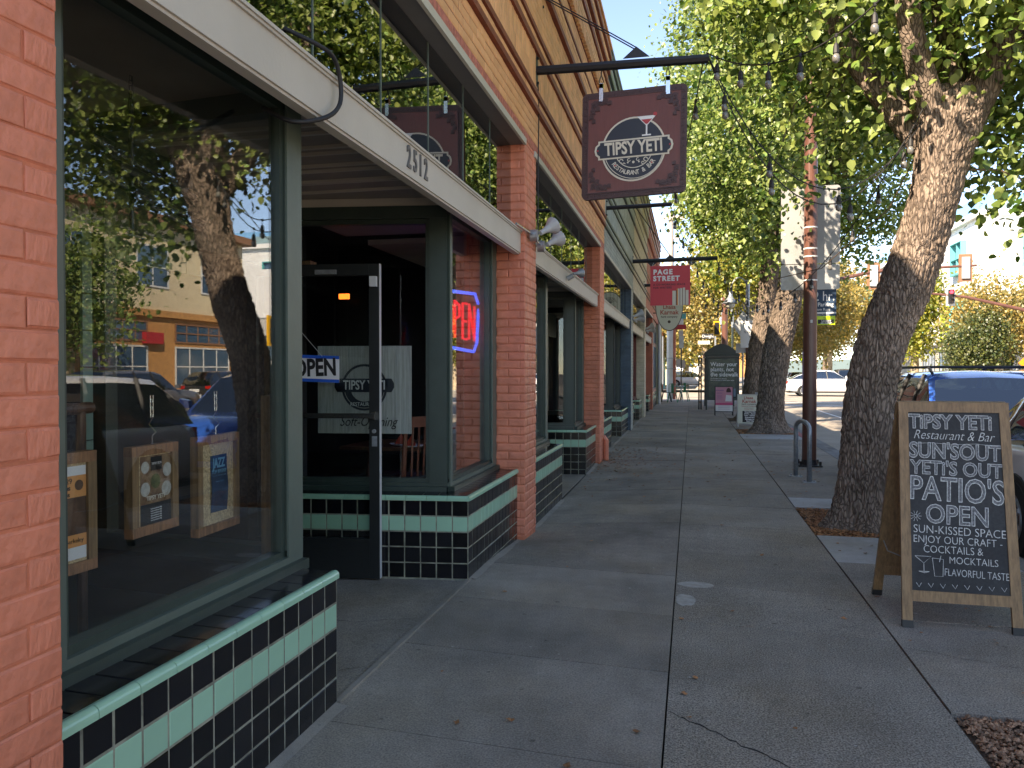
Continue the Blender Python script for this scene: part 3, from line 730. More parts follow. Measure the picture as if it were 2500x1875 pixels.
def pier(b, Y0, Y1, s, ind=True, zlo=-.12, side=True):
    c = MB().box((XW-.3, Y0+.002, zlo), (XP-.0065, Y1-.002, 3.49)).build('brick_pier', s['mortar'], b)
    me = brick_meshes(s['brick'])
    if ind: me = [pillow(BRICK_L-.009, BRICK_H-.009, .0045, .006, f'soft_brick{k}', s['brick'], .0035) for k in range(6)]
    if ind: brick_field(Y0, Y1, -.02, 3.49, XP-.0065, me, c, off=Y0+s.get('off', 0))
    else: mb = MB(); brick_field(Y0, Y1, -.02, 3.49, XP-.0065, me, None, mb, off=Y0); mb.build('brick_courses', s['brick'], c, kind='stuff')
    if side:
        L = XP - (XW-.06); me2 = brick_meshes(s['sidebrick'])
        mb = MB(); brick_field(0, L, -.02, 3.49, 0, me2, None, mb, ang=0, org=(XW-.06, Y0), off=.06); mb.build('brick_courses', s['sidebrick'], c, kind='stuff')
    return c
def upper_wall(b, Y0, Y1, s, ind_range=None, wend=False):
    """parapet wall with its string courses"""
    ZT = 6.95
    MB().box((-1.9, Y0, 3.49), (XP-.0065, Y1, ZT-.05)).build('wall', s['mortar'], b)
    far = MB(); rust = MB(); me = brick_meshes(s['wallbrick']); sold = brick_meshes(s['wallbrick'], .078, .19)
    # lintel row of worn bricks standing on edge
    ln = brick_meshes(s['lintel'], .072, .085)
    seq = [(3.575, 3.868, 0.0, 'b'), (3.925, 4.0, .018, 'b'), (4.055, 4.40, 0.012, 's'), (4.475, 4.545, .03, 'b'), (4.60, 5.085, .02, 'b'), (5.16, 5.385, .045, 'b'), (5.43, 5.69, .03, 'b'), (5.87, 6.10, .075, 'b'), (6.20, 6.38, .06, 'b'), (6.46, 6.62, .09, 'b'), (6.70, 6.80, .11, 'b')]
    first = True
    for z0, z1, pr, t in seq:
        if pr: MB_w.box((XP-.02, Y0+.001, z0), (XP-.0065+pr, Y1-.001, z1))
        w, h = (BRICK_L, BRICK_H) if t == 'b' else (.078, .19)
        n = max(1, round((z1-z0)/h)); hh = (z1-z0)/n
        if first and ind_range:
            brick_field(ind_range[0], ind_range[1], z0, z1, XP-.0065, me, b_brick(b, s), off=0, h=hh, zref=z0)
            brick_field(Y0, ind_range[0], z0, z1, XP-.0065, me, None, far, off=0, h=hh, zref=z0); brick_field(ind_range[1], Y1, z0, z1, XP-.0065, me, None, far, off=0, h=hh, zref=z0)
        else: brick_field(Y0, Y1, z0, z1, XP-.0065+pr, me if t == 'b' else sold, None, far, off=0, w=w, h=hh, zref=z0, stretcher=(t == 'b'))
        first = False
    for z0, z1, pr in [(3.87, 3.922, .030), (4.003, 4.052, .034), (4.405, 4.47, .036), (4.55, 4.595, .045), (5.09, 5.155, .060), (5.39, 5.425, .052), (5.695, 5.86, .040), (6.105, 6.195, .095), (6.385, 6.455, .10), (6.625, 6.695, .12)]:
        rust.box((XP-.02, Y0+.001, z0), (XP+pr, Y1-.001, z1))
    brick_field(Y0, Y1, 3.492, 3.573, XP-.0065, ln, None, MB_l, off=0, w=.072, h=.081, zref=3.492, stretcher=False)
    y = Y0 + .03
    while y < Y1 - .08: far.box((XP, y, 5.70), (XP+.085, y+.062, 5.86)); y += .125
    far.build('brick_courses', s['wallbrick'], b, kind='stuff'); rust.build('string_course', s['band'], b)
    MB().box((-1.95, Y0, 6.80), (XP+.13, Y1, 6.85)).build('coping', s['wallbrick'], b); MB().box((-1.95, Y0-.0, 6.8505), (XP+.10, Y1, 6.95)).build('coping', 'soffit_brown', b)
MB_w = MB(); MB_l = MB()
def b_brick(b, s): return MB().box((-1.6, 4.6, 3.58), (XP-.0075, 4.7, 3.86)).build('brick_field', s['mortar'], b)
def flush(b, s):
    global MB_w, MB_l
    MB_w.build('wall_step', s['mortar'], b); MB_l.build('brick_lintel', s['lintel'], b, kind='stuff'); MB_w = MB(); MB_l = MB()
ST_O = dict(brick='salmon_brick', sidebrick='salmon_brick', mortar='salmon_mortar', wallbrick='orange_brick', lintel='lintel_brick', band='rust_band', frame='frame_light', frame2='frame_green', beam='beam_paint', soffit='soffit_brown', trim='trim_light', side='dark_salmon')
ST_W = dict(ST_O, mortar='orange_mortar')
bo = thing('brick_building', 'salmon and orange painted brick storefront with black and mint tiles, green frames and number 2512', 'building', (XP, 4.0, 0))
pier(bo, 1.0, 1.53, dict(ST_O, off=-.1), True, side=False)
MB().box((-1.9, -3, -.1), (XP-.006, 1.0, 3.49)).build('pier_return', 'salmon_mortar', bo)
beam = bay(bo, 1.55, 3.115, 5.16, 6.72, ST_O, True, near=True)
pier(bo, 6.72, 7.22, ST_O, False)
bay(bo, 7.22, 9.19, 11.35, 12.5, ST_O, False)
pier(bo, 12.5, 13.1, ST_O, False)
upper_wall(bo, -3, 13.1, ST_W, (4.8, 9.6)); flush(bo, ST_W)
# house number on the beam, raised
for ch, y in zip('2512', (3.925, 4.02, 4.105, 4.195)):
    text(ch, (XP-.038, y, 2.582), .165, 'soffit_grey', beam, u=(0, 1, 0), bold=.018, ext=.006, xs=.72, name='house_number')
# second, third and fourth shops
ST_B = dict(ST_O, brick='blue_brick', sidebrick='blue_pier', mortar='blue_pier', wallbrick='blue_brick', lintel='blue_brick', band='frame_dark', frame='frame_dark', frame2='frame_dark', side='blue_pier', beam='trim_light')
bb = thing('brick_building', 'grey green painted brick storefront with a dark blue pier beyond the orange one', 'building', (XP, 16, 0))
bay(bb, 13.1, 15.04, 17.3, 19.1, ST_B, False); pier(bb, 19.1, 19.75, dict(ST_B, brick='blue_brick', mortar='blue_pier'), False); upper_wall(bb, 13.101, 19.75, dict(ST_B, mortar='blue_brick')); flush(bb, ST_B)
ST_C = dict(ST_O, brick='cream_brick', sidebrick='cream_brick', mortar='cream_brick', wallbrick='cream_brick', lintel='cream_brick', band='soffit_brown', frame='maroon_paint', frame2='maroon_paint', side='cream_brick', beam='cream_brick')
bc = thing('brick_building', 'cream painted brick storefront with maroon window frames between grey green and red shops', 'building', (XP, 22, 0))
bay(bc, 19.75, 21.1, 23.3, 24.7, ST_C, False); pier(bc, 24.7, 25.4, ST_C, False); upper_wall(bc, 19.751, 25.4, ST_C); flush(bc, ST_C)
ST_R = dict(ST_O, brick='red_brick', sidebrick='maroon_paint', mortar='red_brick', wallbrick='red_brick', lintel='red_brick', band='maroon_paint', frame='maroon_paint', frame2='maroon_paint', side='maroon_paint')
br = thing('brick_building', 'red painted brick storefront with maroon frames and a low tiled base near the corner', 'building', (XP, 28, 0))
bay(br, 25.4, 26.3, 28.4, 29.7, ST_R, False); pier(br, 29.7, 30.2, ST_R, False, side=False); bulkhead(br, (XB+.03, 30.2), (XB+.03, 34.4), False)
MB().box((-1.75, 30.2, ZCAP), (XB+.0, 34.4, 3.49)).build('shopfront', 'maroon_paint', br)
for k in range(4): MB().box((XB-.0, 30.35+k*1.02, .75), (XB+.012, 31.2+k*1.02, 2.45)).build('window', 'far_glass', br)
for k in range(4): MB().box((XB-.0, 30.35+k*1.02, 2.6), (XB+.012, 31.2+k*1.02, 3.3)).build('window', 'far_glass', br)
upper_wall(br, 25.401, 34.6, ST_R); flush(br, ST_R)
be = thing('plaster_building', 'beige plaster corner building with pilasters at the end of the row', 'building', (XP, 38, 0))
MB().box((-8, 34.6, -.2), (XP-.02, WALK_END-.6, 6.2)).build('wall', 'beige_plaster', be)
for y in (34.62, 36.1, 37.6): MB().box((XP-.02, y, -.2), (XP+.05, y+.22, 5.6)).build('pilaster', 'beige_plaster', be)
for y in (35.0, 36.5): MB().box((XP-.02, y, .7), (XP-.005, y+.9, 2.7)).build('window', 'far_glass', be)
# building bodies behind the fronts: one roofed volume per shop so nothing is paper thin
for b_, y0, y1 in ((bo, -3, 13.1), (bb, 13.1, 19.75), (bc, 19.75, 25.4), (br, 25.4, 34.6)):
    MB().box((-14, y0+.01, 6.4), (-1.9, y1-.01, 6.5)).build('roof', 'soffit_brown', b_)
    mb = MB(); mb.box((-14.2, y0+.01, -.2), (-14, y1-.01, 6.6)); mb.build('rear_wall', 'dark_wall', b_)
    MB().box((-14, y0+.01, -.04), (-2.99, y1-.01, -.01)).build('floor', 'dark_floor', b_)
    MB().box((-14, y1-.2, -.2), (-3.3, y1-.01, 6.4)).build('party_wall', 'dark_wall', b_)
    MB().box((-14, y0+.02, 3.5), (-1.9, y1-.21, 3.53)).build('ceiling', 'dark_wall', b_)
# interior seen through the first shop's panes
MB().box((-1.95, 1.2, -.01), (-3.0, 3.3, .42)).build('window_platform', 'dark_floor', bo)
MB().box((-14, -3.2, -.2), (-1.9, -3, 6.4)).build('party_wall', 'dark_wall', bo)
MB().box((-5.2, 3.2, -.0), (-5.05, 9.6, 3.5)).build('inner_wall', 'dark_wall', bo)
pg = MB()
for i in range(6):
    for j in range(3): pg.box((-3.62, 4.02+i*.2+.004, 2.16+j*.22+.004), (-3.6, 4.02+(i+1)*.2-.004, 2.16+(j+1)*.22-.004))
for j in range(8): pg.box((-3.62, 4.02, .35+j*.225+.004), (-3.6, 4.14, .35+(j+1)*.225-.004))
pg.build('pale_green_panel', 'pale_green', bo)
MB().box((-1.79, 3.135, .60), (-1.875, 3.19, 1.34)).build('inner_post', 'wood_board', bo)
MB().box((-3.05, 5.32, -.01), (-3.15, 5.44, 2.35)).build('inner_post', 'wood_board', bo)
MB().box((-2.86, 5.5, 2.2), (-3.3, 5.6, 2.3)).build('inner_post', 'wood_board', bo)
# small pale flecks of dried gum and paper on the walk
mb = MB()
for _ in range(150):
    x, y = rnd.uniform(-1.4, 2.2), rnd.triangular(2.0, 16, 5); r = rnd.uniform(.004, .011)
    mb.prism([(x + r*rnd.uniform(.6, 1.2)*math.cos(k*1.05), y + r*rnd.uniform(.6, 1.2)*math.sin(k*1.05), gz(x, y)+.0035) for k in range(6)], (0, 0, .001))
mb.build('walk_flecks', 'patch_grey', kind='stuff')
# ================================================================ things at the shop front
# open door standing in front of the splayed tiled wall
d0 = Vector((-2.10, 5.045, 0)); du = Vector((-.992, -.124, 0)); dn = Vector((.124, -.992, 0))
door = thing('door', 'black framed glass door standing open against the tiled entry wall', 'door', tuple(d0))
def dp(t, z, o=0): return d0 + du*t + dn*o + Vector((0, 0, z))
def dbox(mb, t0, t1, z0, z1, o0=-.02, o1=.022): return mb.obox(dp(t0, z0, o0), du*(t1-t0), dn*(o1-o0), (0, 0, z1-z0))
mb = MB(); dbox(mb, 0, .072, .012, 2.19); dbox(mb, .88, .95, .012, 2.19); dbox(mb, .0725, .8795, 2.11, 2.19); mb.build('door_frame', 'black_door', door)
mb = MB(); dbox(mb, .0725, .8795, .012, .285); dbox(mb, .0725, .8795, .275, .288, -.02, .028); mb.build('kick_panel', 'black_door', door)
mb = MB(); mb.prism([dp(.07, .285, 0), dp(.88, .285, 0), dp(.88, 2.11, 0), dp(.07, 2.11, 0)], dn*.006); mb.build('pane', 'window_glass', door)
mb = MB(); dbox(mb, -.004, -.0005, .012, 2.19, -.02, .0225); mb.build('worn_edge', 'light_grey_print', door)
mb = MB(); dbox(mb, .02, .87, 1.125, 1.16, .055, .075); dbox(mb, .02, .05, 1.115, 1.17, .0225, .055); mb.build('push_bar', 'chrome', door)
mb = MB(); mb.tube([dp(.036, 1.035, .022), dp(.036, 1.035, .034)], .014, 14); dbox(mb, .016, .052, .93, 1.0, .0225, .028); mb.build('lock', 'galv', door)
mb = MB(); dbox(mb, .012, .058, 2.03, 2.10, .0225, .06); mb.build('bracket', 'white_paint', door)
mb = MB(); dbox(mb, .30, .45, 2.12, 2.15, .0225, .04); mb.build('closer_plate', 'galv', door)
# paper open sign hanging on the door glass
osg = thing('open_sign', 'white OPEN sign with blue stripes hanging on a cord on the door glass', 'sign', tuple(dp(.5, 1.5, .03)))
tl = lambda t, z, o=.03: dp(t-.02, z + (.62-t)*-.035, o)
osd = MB().prism([tl(.30, 1.38), tl(.72, 1.38), tl(.72, 1.565), tl(.30, 1.565)], dn*.003).build('sign_board', 'white_print', osg)
mb = MB(); mb.prism([tl(.30, 1.38, .034), tl(.72, 1.38, .034), tl(.72, 1.402, .034), tl(.30, 1.402, .034)], dn*.001); mb.prism([tl(.30, 1.543, .034), tl(.72, 1.543, .034), tl(.72, 1.565, .034), tl(.30, 1.565, .034)], dn*.001)
mb.build('stripe', 'sky_print' if False else 'car_blue', osd)
text('OPEN', tl(.475, 1.474, .0345), .165, 'black_print', osg, u=-du + Vector((0, 0, .035)), bold=.035, xs=.72)
MB().tube([tl(.42, 1.56, .036), dp(.55, 1.72, .03), tl(.66, 1.56, .036)], .0015, 5).build('cord', 'light_grey_print', osg)
# whitewashed board sign inside the splayed window
wu = Vector((.992, .124, 0)); wd = Vector((.124, -.992, 0))
w0 = Vector((-2.70, 5.30, 0))
def wp(t, z, o=0): return w0 + wu*t + wd*o + Vector((0, 0, z))
bd = thing('poster', 'whitewashed plank poster of the restaurant badge reading Soft-Opening behind the splayed window', 'poster', tuple(wp(.35, .98, 0)))
mat('whitewash', (.42, .42, .39), .7, var=.22, vscale=4, stretch=(20, 1, 1))
for i in range(6): MB().prism([wp(i*.118+.001, .99), wp((i+1)*.118-.001, .99), wp((i+1)*.118-.001, 1.635), wp(i*.118+.001, 1.635)], -wd*.012).build('plank', 'whitewash', bd)
cB = wp(.355, 1.33, .002)
mb = MB(); ring(mb, cB, .155, .172, wu, (0,0,1), wd, .002); ring(mb, cB, .105, .15, wu, (0,0,1), wd, .002, a0=math.pi, a1=2*math.pi)
mb.prism([cB + wu*x + Vector((0,0,z)) + wd*.0025 for x, z in ((-.205,-.035),(-.225,-.0),(-.225,.03),(-.205,.065),(.205,.065),(.225,.03),(.225,0),(.205,-.035))], wd*.002); mb.build('badge', 'navy_print', bd)
text('TIPSY YETI', cB + Vector((0,0,.014)) + wd*.006, .095, 'white_print', bd, u=wu, bold=.02, xs=.72)
text('RESTAURANT', cB + Vector((0,0,-.125)) + wd*.006, .038, 'white_print', bd, u=wu, xs=.9)
text('Soft-Opening', wp(.38, 1.075, .003), .10, 'black_print', bd, u=wu, shear=.35, xs=.8)
# neon sign behind the second window
nx = -1.86
ns = thing('neon_sign', 'red and blue OPEN neon sign glowing in the narrow window beside the pier', 'neon sign', (nx, 6.1, 1.9))
P = [(5.72, 2.08), (6.50, 2.13), (6.62, 2.04), (6.56, 1.70), (6.46, 1.62), (5.72, 1.64), (5.60, 1.74), (5.60, 2.0), (5.72, 2.08)]
MB().tube([(nx, y, z) for y, z in P], .014, 8).build('blue_tube', 'neon_blue', ns)
def tube_letters(mb, strokes, y0, z0, w, h, r):
    for st in strokes: mb.tube([(nx, y0 + x*w, z0 + z*h) for x, z in st], r, 6)
mb = MB()
tube_letters(mb, [[(0, .2), (0, .8), (.5, 1), (1, .8), (1, .2), (.5, 0), (0, .2)]], 5.68, 1.72, .15, .3, .012)
tube_letters(mb, [[(0, 0), (0, 1), (.9, .9), (.9, .6), (0, .5)]], 5.90, 1.72, .14, .3, .012)
tube_letters(mb, [[(1, 1), (0, 1), (0, 0), (1, 0)], [(0, .5), (.8, .5)]], 6.12, 1.72, .12, .3, .012)
tube_letters(mb, [[(0, 0), (0, 1), (1, 0), (1, 1)]], 6.31, 1.72, .17, .3, .012); mb.build('red_tube', 'neon_red', ns)
mb = MB(); mb.box((nx-.03, 5.66, 1.98), (nx-.02, 6.54, 2.0)); mb.box((nx-.03, 5.66, 1.74), (nx-.02, 6.54, 1.76)); mb.tube([(nx-.02, 5.8, 2.0), (nx-.02, 5.8, 2.55)], .003, 5); mb.tube([(nx-.02, 6.4, 2.0), (nx-.02, 6.4, 2.55)], .003, 5); mb.build('backing_frame', 'black_metal', ns); ns.location.y += .12
# boards hanging in the first window
def chain(mb, p, z1, r=.006):
    z = p[2]; k = 0
    while z < z1:
        u = (r, 0) if k % 2 else (0, r)
        mb.tube([(p[0]-u[0], p[1]-u[1], z), (p[0]-u[0], p[1]-u[1], z+r*2.4), (p[0]+u[0], p[1]+u[1], z+r*2.4), (p[0]+u[0], p[1]+u[1], z), (p[0]-u[0], p[1]-u[1], z)], r*.3, 4, False); z += r*2.2; k += 1
def hboard(y0, y1, z0, z1, label, x=-2.0, turn=0.0, dep=.035, fill='cork', fw=.035):
    t = thing('hanging_board', label, 'notice board', (x, (y0+y1)/2, z1), 'framed boards hanging in the first shop window')
    c = Vector((x, (y0+y1)/2, 0)); u = Vector((math.sin(turn), math.cos(turn), 0)); n = Vector((u.y, -u.x, 0)); W_ = (y1-y0)
    pt = lambda s_, z, o=0: c + u*(s_-.5)*W_ + n*o + Vector((0, 0, z))
    def bx_(mb, s0, s1, a, b_, o0, o1): return mb.obox(pt(s0, a, o0), u*(s1-s0)*W_, n*(o1-o0), (0, 0, b_-a))
    e = fw / W_
    for nm, args in (('top_rail', (0, 1, z1-fw, z1)), ('bottom_rail', (0, 1, z0, z0+fw)), ('side_rail', (0, e, z0+fw+.0005, z1-fw-.0005)), ('side_rail', (1-e, 1, z0+fw+.0005, z1-fw-.0005))):
        mb = MB(); bx_(mb, *args, -dep, 0); mb.build(nm, 'wood_frame' if 'rail' in nm and nm[0] in 'tb' else 'wood_board', t)
    mb = MB(); bx_(mb, e*.8, 1-e*.8, z0+fw*.8, z1-fw*.8, -.02, -.010); mb.build('panel', fill, t)
    ch = MB(); cx = pt(.5, z1, -dep/2); ch.tube([cx, cx+Vector((0,0,.03)), cx+Vector((.01,.008,.045)), cx+Vector((-.006,-.008,.075)), cx+Vector((.004,.002,.10))], .0028, 6); chain(ch, (cx.x, cx.y, z1+.10), z1+.17); ch.build('hook', 'chrome', t)
    return t, pt, u, n
t, pt, u, n = hboard(1.93, 2.192, .80, 1.19, 'framed board nearest the salmon brick pier with an orange and white concert flyer', turn=.06, x=-1.92)
def flat(t, pt, n, s0, s1, a, b_, m, o=-.0095, nm='print', th=.0006): return MB().prism([pt(s0, a, o), pt(s1, a, o), pt(s1, b_, o), pt(s0, b_, o)], n*th).build(nm, m, t)
flat(t, pt, n, .12, .86, .845, 1.145, 'white_print', nm='flyer'); flat(t, pt, n, .12, .86, .885, .925, 'orange_print', -.0085); flat(t, pt, n, .12, .86, 1.045, 1.115, 'orange_print', -.0085); flat(t, pt, n, .12, .86, .925, 1.045, 'photo_brown', -.0085)
text('day, Aug. 29', pt(.42, 1.098, -.0075), .024, 'black_print', t, u=u); text('os Alegres', pt(.44, 1.077, -.0075), .022, 'black_print', t, u=u, bold=.03); text('Callejeros', pt(.44, 1.056, -.0075), .022, 'black_print', t, u=u, bold=.03); text('8 - 11 PM', pt(.32, 1.034, -.0075), .018, 'white_print', t, u=u)
text('San Pablo Ave, Berkeley', pt(.44, .905, -.0075), .02, 'black_print', t, u=u)
MB().prism(disc(pt(.75, 1.083, -.0078), .017, u, (0,0,1), 16), n*.0006).build('print', 'photo_brown', t)
mb = MB()
for s_, z in ((.22, .985), (.37, .985), (.52, .99)):
    mb.prism([pt(s_-.035, z-.02, -.0075), pt(s_+.035, z-.02, -.0075), pt(s_+.045, z+.02, -.0075), pt(s_-.045, z+.02, -.0075)], n*.0004); mb.prism(disc(pt(s_, z+.03, -.0072), .008, u, (0,0,1), 10), n*.0004)
mb.build('print', 'skin_print', t)
text('TIPSY YETI', pt(.26, .945, -.0068), .012, 'white_print', t, u=u)
t, pt, u, n = hboard(2.365, 2.625, .855, 1.18, 'middle framed board with a dark food collage flyer', turn=-.02, x=-1.92)
flat(t, pt, n, .2, .86, .885, 1.14, 'food_print', nm='flyer'); flat(t, pt, n, .2, .86, .885, .965, 'black_print', -.0085)
flat(t, pt, n, .42, .66, 1.085, 1.135, 'black_print', -.0082)
mb = MB()
for s_, z, r in ((.3, 1.10, .022), (.78, 1.08, .026), (.3, 1.02, .026), (.76, 1.01, .028)): mb.prism(disc(pt(s_, z, -.0078), r, u, (0,0,1), 16), n*.0004)
mb.build('print', 'plate_print', t)
mb = MB(); mb.prism(disc(pt(.52, 1.045, -.0074), .027, u, (0,0,1), 16), n*.0004); mb.build('print', 'green_print', t)
text('TIPSY YETI', pt(.54, 1.11, -.0072), .012, 'white_print', t, u=u); text('TIPSY YETI', pt(.52, .985, -.0068), .022, 'cream_print', t, u=u, bold=.03)
for k in range(6): text('lunch and dinner daily', pt(.53, .945-.0085*k, -.0072), .007, 'white_print', t, u=u)
t, pt, u, n = hboard(2.735, 3.045, .783, 1.185, 'rightmost framed board with a small blue JAZZ flyer on cork', turn=-.04, x=-1.92)
fly = MB(); K = 10; vs = []
for i in range(K+1):
    z = 1.10 - .235*i/K; o = -.009 + .012*math.sin(i/K*3.0)**2*(i/K); vs += [pt(.32, z, o), pt(.72, z - .004*i/K, o)]
fly.add(vs, [(2*i, 2*i+2, 2*i+3, 2*i+1) for i in range(K)]); fly.build('flyer', 'blue_print', t)
text('JAZZ', pt(.52, 1.065, -.0075), .055, 'sky_print', t, u=u, bold=.03, xs=.72); text('TOM BEKENY', pt(.52, 1.03, -.007), .022, 'sky_print', t, u=u, xs=.8); text('AND FRIENDS', pt(.52, 1.008, -.006), .020, 'sky_print', t, u=u, xs=.8); text('TIPSY YETI', pt(.52, .985, -.004), .017, 'sky_print', t, u=u, xs=.8)
# black hanging fixture high in the first window
hf = thing('hanging_fixture', 'black metal fixture of bars, shades and a round ring hanging high in the first window', 'lamp', (-2.15, 2.7, 2.5))
mb = MB(); mb.tube([(-2.15, 2.66, 1.98), (-2.15, 2.66, 2.52)], .010, 8); mb.box((-2.17, 2.60, 1.975), (-2.13, 2.72, 1.985)); mb.build('rod', 'black_metal', hf)
mb = MB()
for a, b_ in (((-2.2, 2.5, 2.32), (-2.1, 3.0, 2.20)), ((-2.2, 2.5, 2.20), (-2.1, 3.0, 2.10)), ((-2.2, 2.52, 2.33), (-2.15, 2.9, 2.10)), ((-2.1, 2.6, 2.12), (-2.1, 2.98, 2.06))): mb.tube([a, b_], .014, 7)
mb.build('bar', 'black_metal', hf)
mb = MB(); ring(mb, (-2.1, 2.86, 2.27), .055, .078, (0, 1, 0), (0, 0, 1), (1, 0, 0), .03, 24); mb.build('ring', 'black_metal', hf)
for a in ((-2.2, 2.50, 2.33), (-2.18, 2.5, 2.2), (-2.15, 2.58, 2.24), (-2.1, 2.60, 2.14), (-2.1, 2.93, 2.10)): MB().tube([Vector(a), Vector(a)+Vector((0, .09, -.015))], [.022, .032], 10).build('shade', 'black_metal', hf)
mb = MB(); chain(mb, (-2.15, 2.66, 2.52), 2.595, .008); mb.build('chain', 'black_metal', hf)
# red brown pipe rail behind the boards
rl = thing('pipe_rail', 'brown pipe rail running behind the hanging boards', 'rail', (-2.25, 2.2, 1.4))
MB().tube([(-2.25, 1.4, 1.30), (-2.25, 2.55, 1.31)], .022, 12).build('pipe', 'dark_wood', rl); MB().tube([(-2.25, 1.45, 1.30), (-2.25, 1.45, .42)], .018, 10).build('post', 'dark_wood', rl); MB().tube([(-2.25, 2.5, 1.30), (-2.25, 2.5, .42)], .018, 10).build('post', 'dark_wood', rl)
# restaurant chairs and tables inside
def dining_chair(loc, rz, label):
    t = thing('dining_chair', label, 'chair', (0, 0, 0), 'dining chairs inside the restaurant')
    for sx in (-.19, .19):
        MB().tube([(sx, -.2, 0), (sx, -.2, .45), (sx, -.24, .95)], [.02, .022, .016], 6).build('leg', 'chair_wood', t); MB().tube([(sx, .2, 0), (sx, .19, .44)], [.017, .022], 6).build('leg', 'chair_wood', t)
    MB().box((-.21, -.21, .40), (.21, .22, .45)).build('seat_frame', 'chair_wood', t); MB().lathe([(.0, .45), (.2, .45), (.215, .47), (.2, .50), (.0, .51)], seg=14).build('seat', 'black_print', t, smooth=True)
    mb = MB(); mb.box((-.2, -.25, .88), (.2, -.225, .96)); mb.build('top_rail', 'chair_wood', t)
    for x in (-.12, -.06, 0, .06, .12): MB().tube([(x, -.215, .5), (x, -.238, .88)], .009, 5).build('spindle', 'chair_wood', t)
    t.location = loc; t.rotation_euler.z = rz; return t
c1 = dining_chair((-2.22, 5.85, .14), R(60), 'reddish wooden chair with black seat seen through the splayed window pane beside the open door')
copy_thing(c1, (-3.2, 6.9, 0), 'wooden chair further inside, behind the door glass', R(110))
dt = thing('dining_table', 'dark dining table with folded orange napkins seen through the splayed window', 'table', (-2.75, 6.9, 0))
MB().box((-3.1, 6.5, .74), (-2.2, 7.3, .77)).build('table_top', 'dark_wood', dt); MB().tube([(-2.65, 6.9, 0), (-2.65, 6.9, .74)], .04, 8).build('table_leg', 'black_metal', dt)
for k, (x, y) in enumerate([(-2.45, 6.62), (-2.30, 6.85), (-2.6, 6.75)]):
    t = thing('napkin', ('orange napkin folded on a plate at the near table edge', 'orange folded napkin at the street side of the table', 'orange folded napkin towards the table middle')[k], 'napkin', (x, y, .77), 'folded napkins on the dining table')
    MB().add([(x-.06, y-.05, .772), (x+.06, y-.05, .772), (x, y+.06, .772), (x, y, .88)], [(0, 1, 3), (1, 2, 3), (2, 0, 3), (0, 2, 1)]).build('napkin_fold', 'napkin', t)
    MB().lathe([(.02, .7705), (.09, .772), (.115, .785), (.11, .787), (.02, .776)], (x, y, 0), 16).build('plate', 'white_print', t)
# exit glow and alarm bell inside
ex = thing('exit_lamp', 'small orange lit lamp deep inside above the door glass', 'lamp', (-3.3, 7.0, 2.15)); MB().box((-3.34, 7.0, 2.15), (-3.24, 7.03, 2.2)).build('lamp_box', 'exit_glow', ex)

# ================================================================ hanging signs on arms
def octarm(mb, x0, x1, y, z, r=.043, z1=None):
    mb.tube([(x0, y, z), (x1, y, z if z1 is None else z1)], r, 8)
def wall_plate(mb, y, z, h=.16):
    mb.prism([(XP+.0, y-.012, z-h), (XP+.0, y-.05, z-h*.6), (XP+.0, y-.05, z+h*.6), (XP+.0, y-.012, z+h), (XP+.0, y+.012, z+h), (XP+.0, y+.05, z+h*.6), (XP+.0, y+.05, z-h*.6), (XP+.0, y+.012, z-h)], (.012, 0, 0))
    for s_ in (-1, 1): mb.tube([(XP, y, z+s_*h*.72), (XP+.03, y, z+s_*h*.72)], .014, 8)
def sign_arm(label, y, x1, z, z1=None, gus=(), stay=None, bare=False, r=.043):
    t = thing('sign_bracket', label, 'sign bracket', (XP, y, z)); mb = MB(); octarm(mb, XP+.01, x1, y, z, r, z1); mb.build('arm', 'black_metal', t)
    mb = MB(); wall_plate(mb, y, z); mb.build('wall_plate', 'galv' if False else 'black_metal', t)
    for gx, s_ in gus: MB().prism([(gx-.12, y-.004, z+s_*.04), (gx+.12, y-.004, z+s_*.04), (gx, y-.004, z+s_*.14)], (0, .008, 0)).build('gusset', 'black_metal', t)
    if stay:
        (gx, sy, sz) = stay
        for k in (-.012, .012): MB().tube([(gx, y, z+.12+k), (XP+.03, sy, sz+k)], .006, 6).build('stay_rod', 'black_metal', t)
        mb = MB(); wall_plate(mb, sy, sz, .13); mb.build('stay_plate', 'black_metal', t)
    return t
a1 = sign_arm('black octagonal sign bracket carrying the maroon sign, with a stay up to the wall', 7.2, .14, 4.262, 4.235, gus=((-.50, 1),), stay=(-.50, 7.45, 5.06))
a2 = sign_arm('thin bare black bracket on the wall beyond the maroon sign', 13.30, -.33, 4.22, 4.235, r=.035)
a3 = sign_arm('black bracket carrying the red sign, with gussets and a stay', 19.404, .60, 4.15, 4.17, gus=((-.52, 1), (.0, -1), (-.95, -1)), stay=(-.52, 18.0, 5.4), r=.05)
a4 = sign_arm('black bracket carrying the oval cream sign', 24.0, .0, 4.05, 4.07, r=.045)
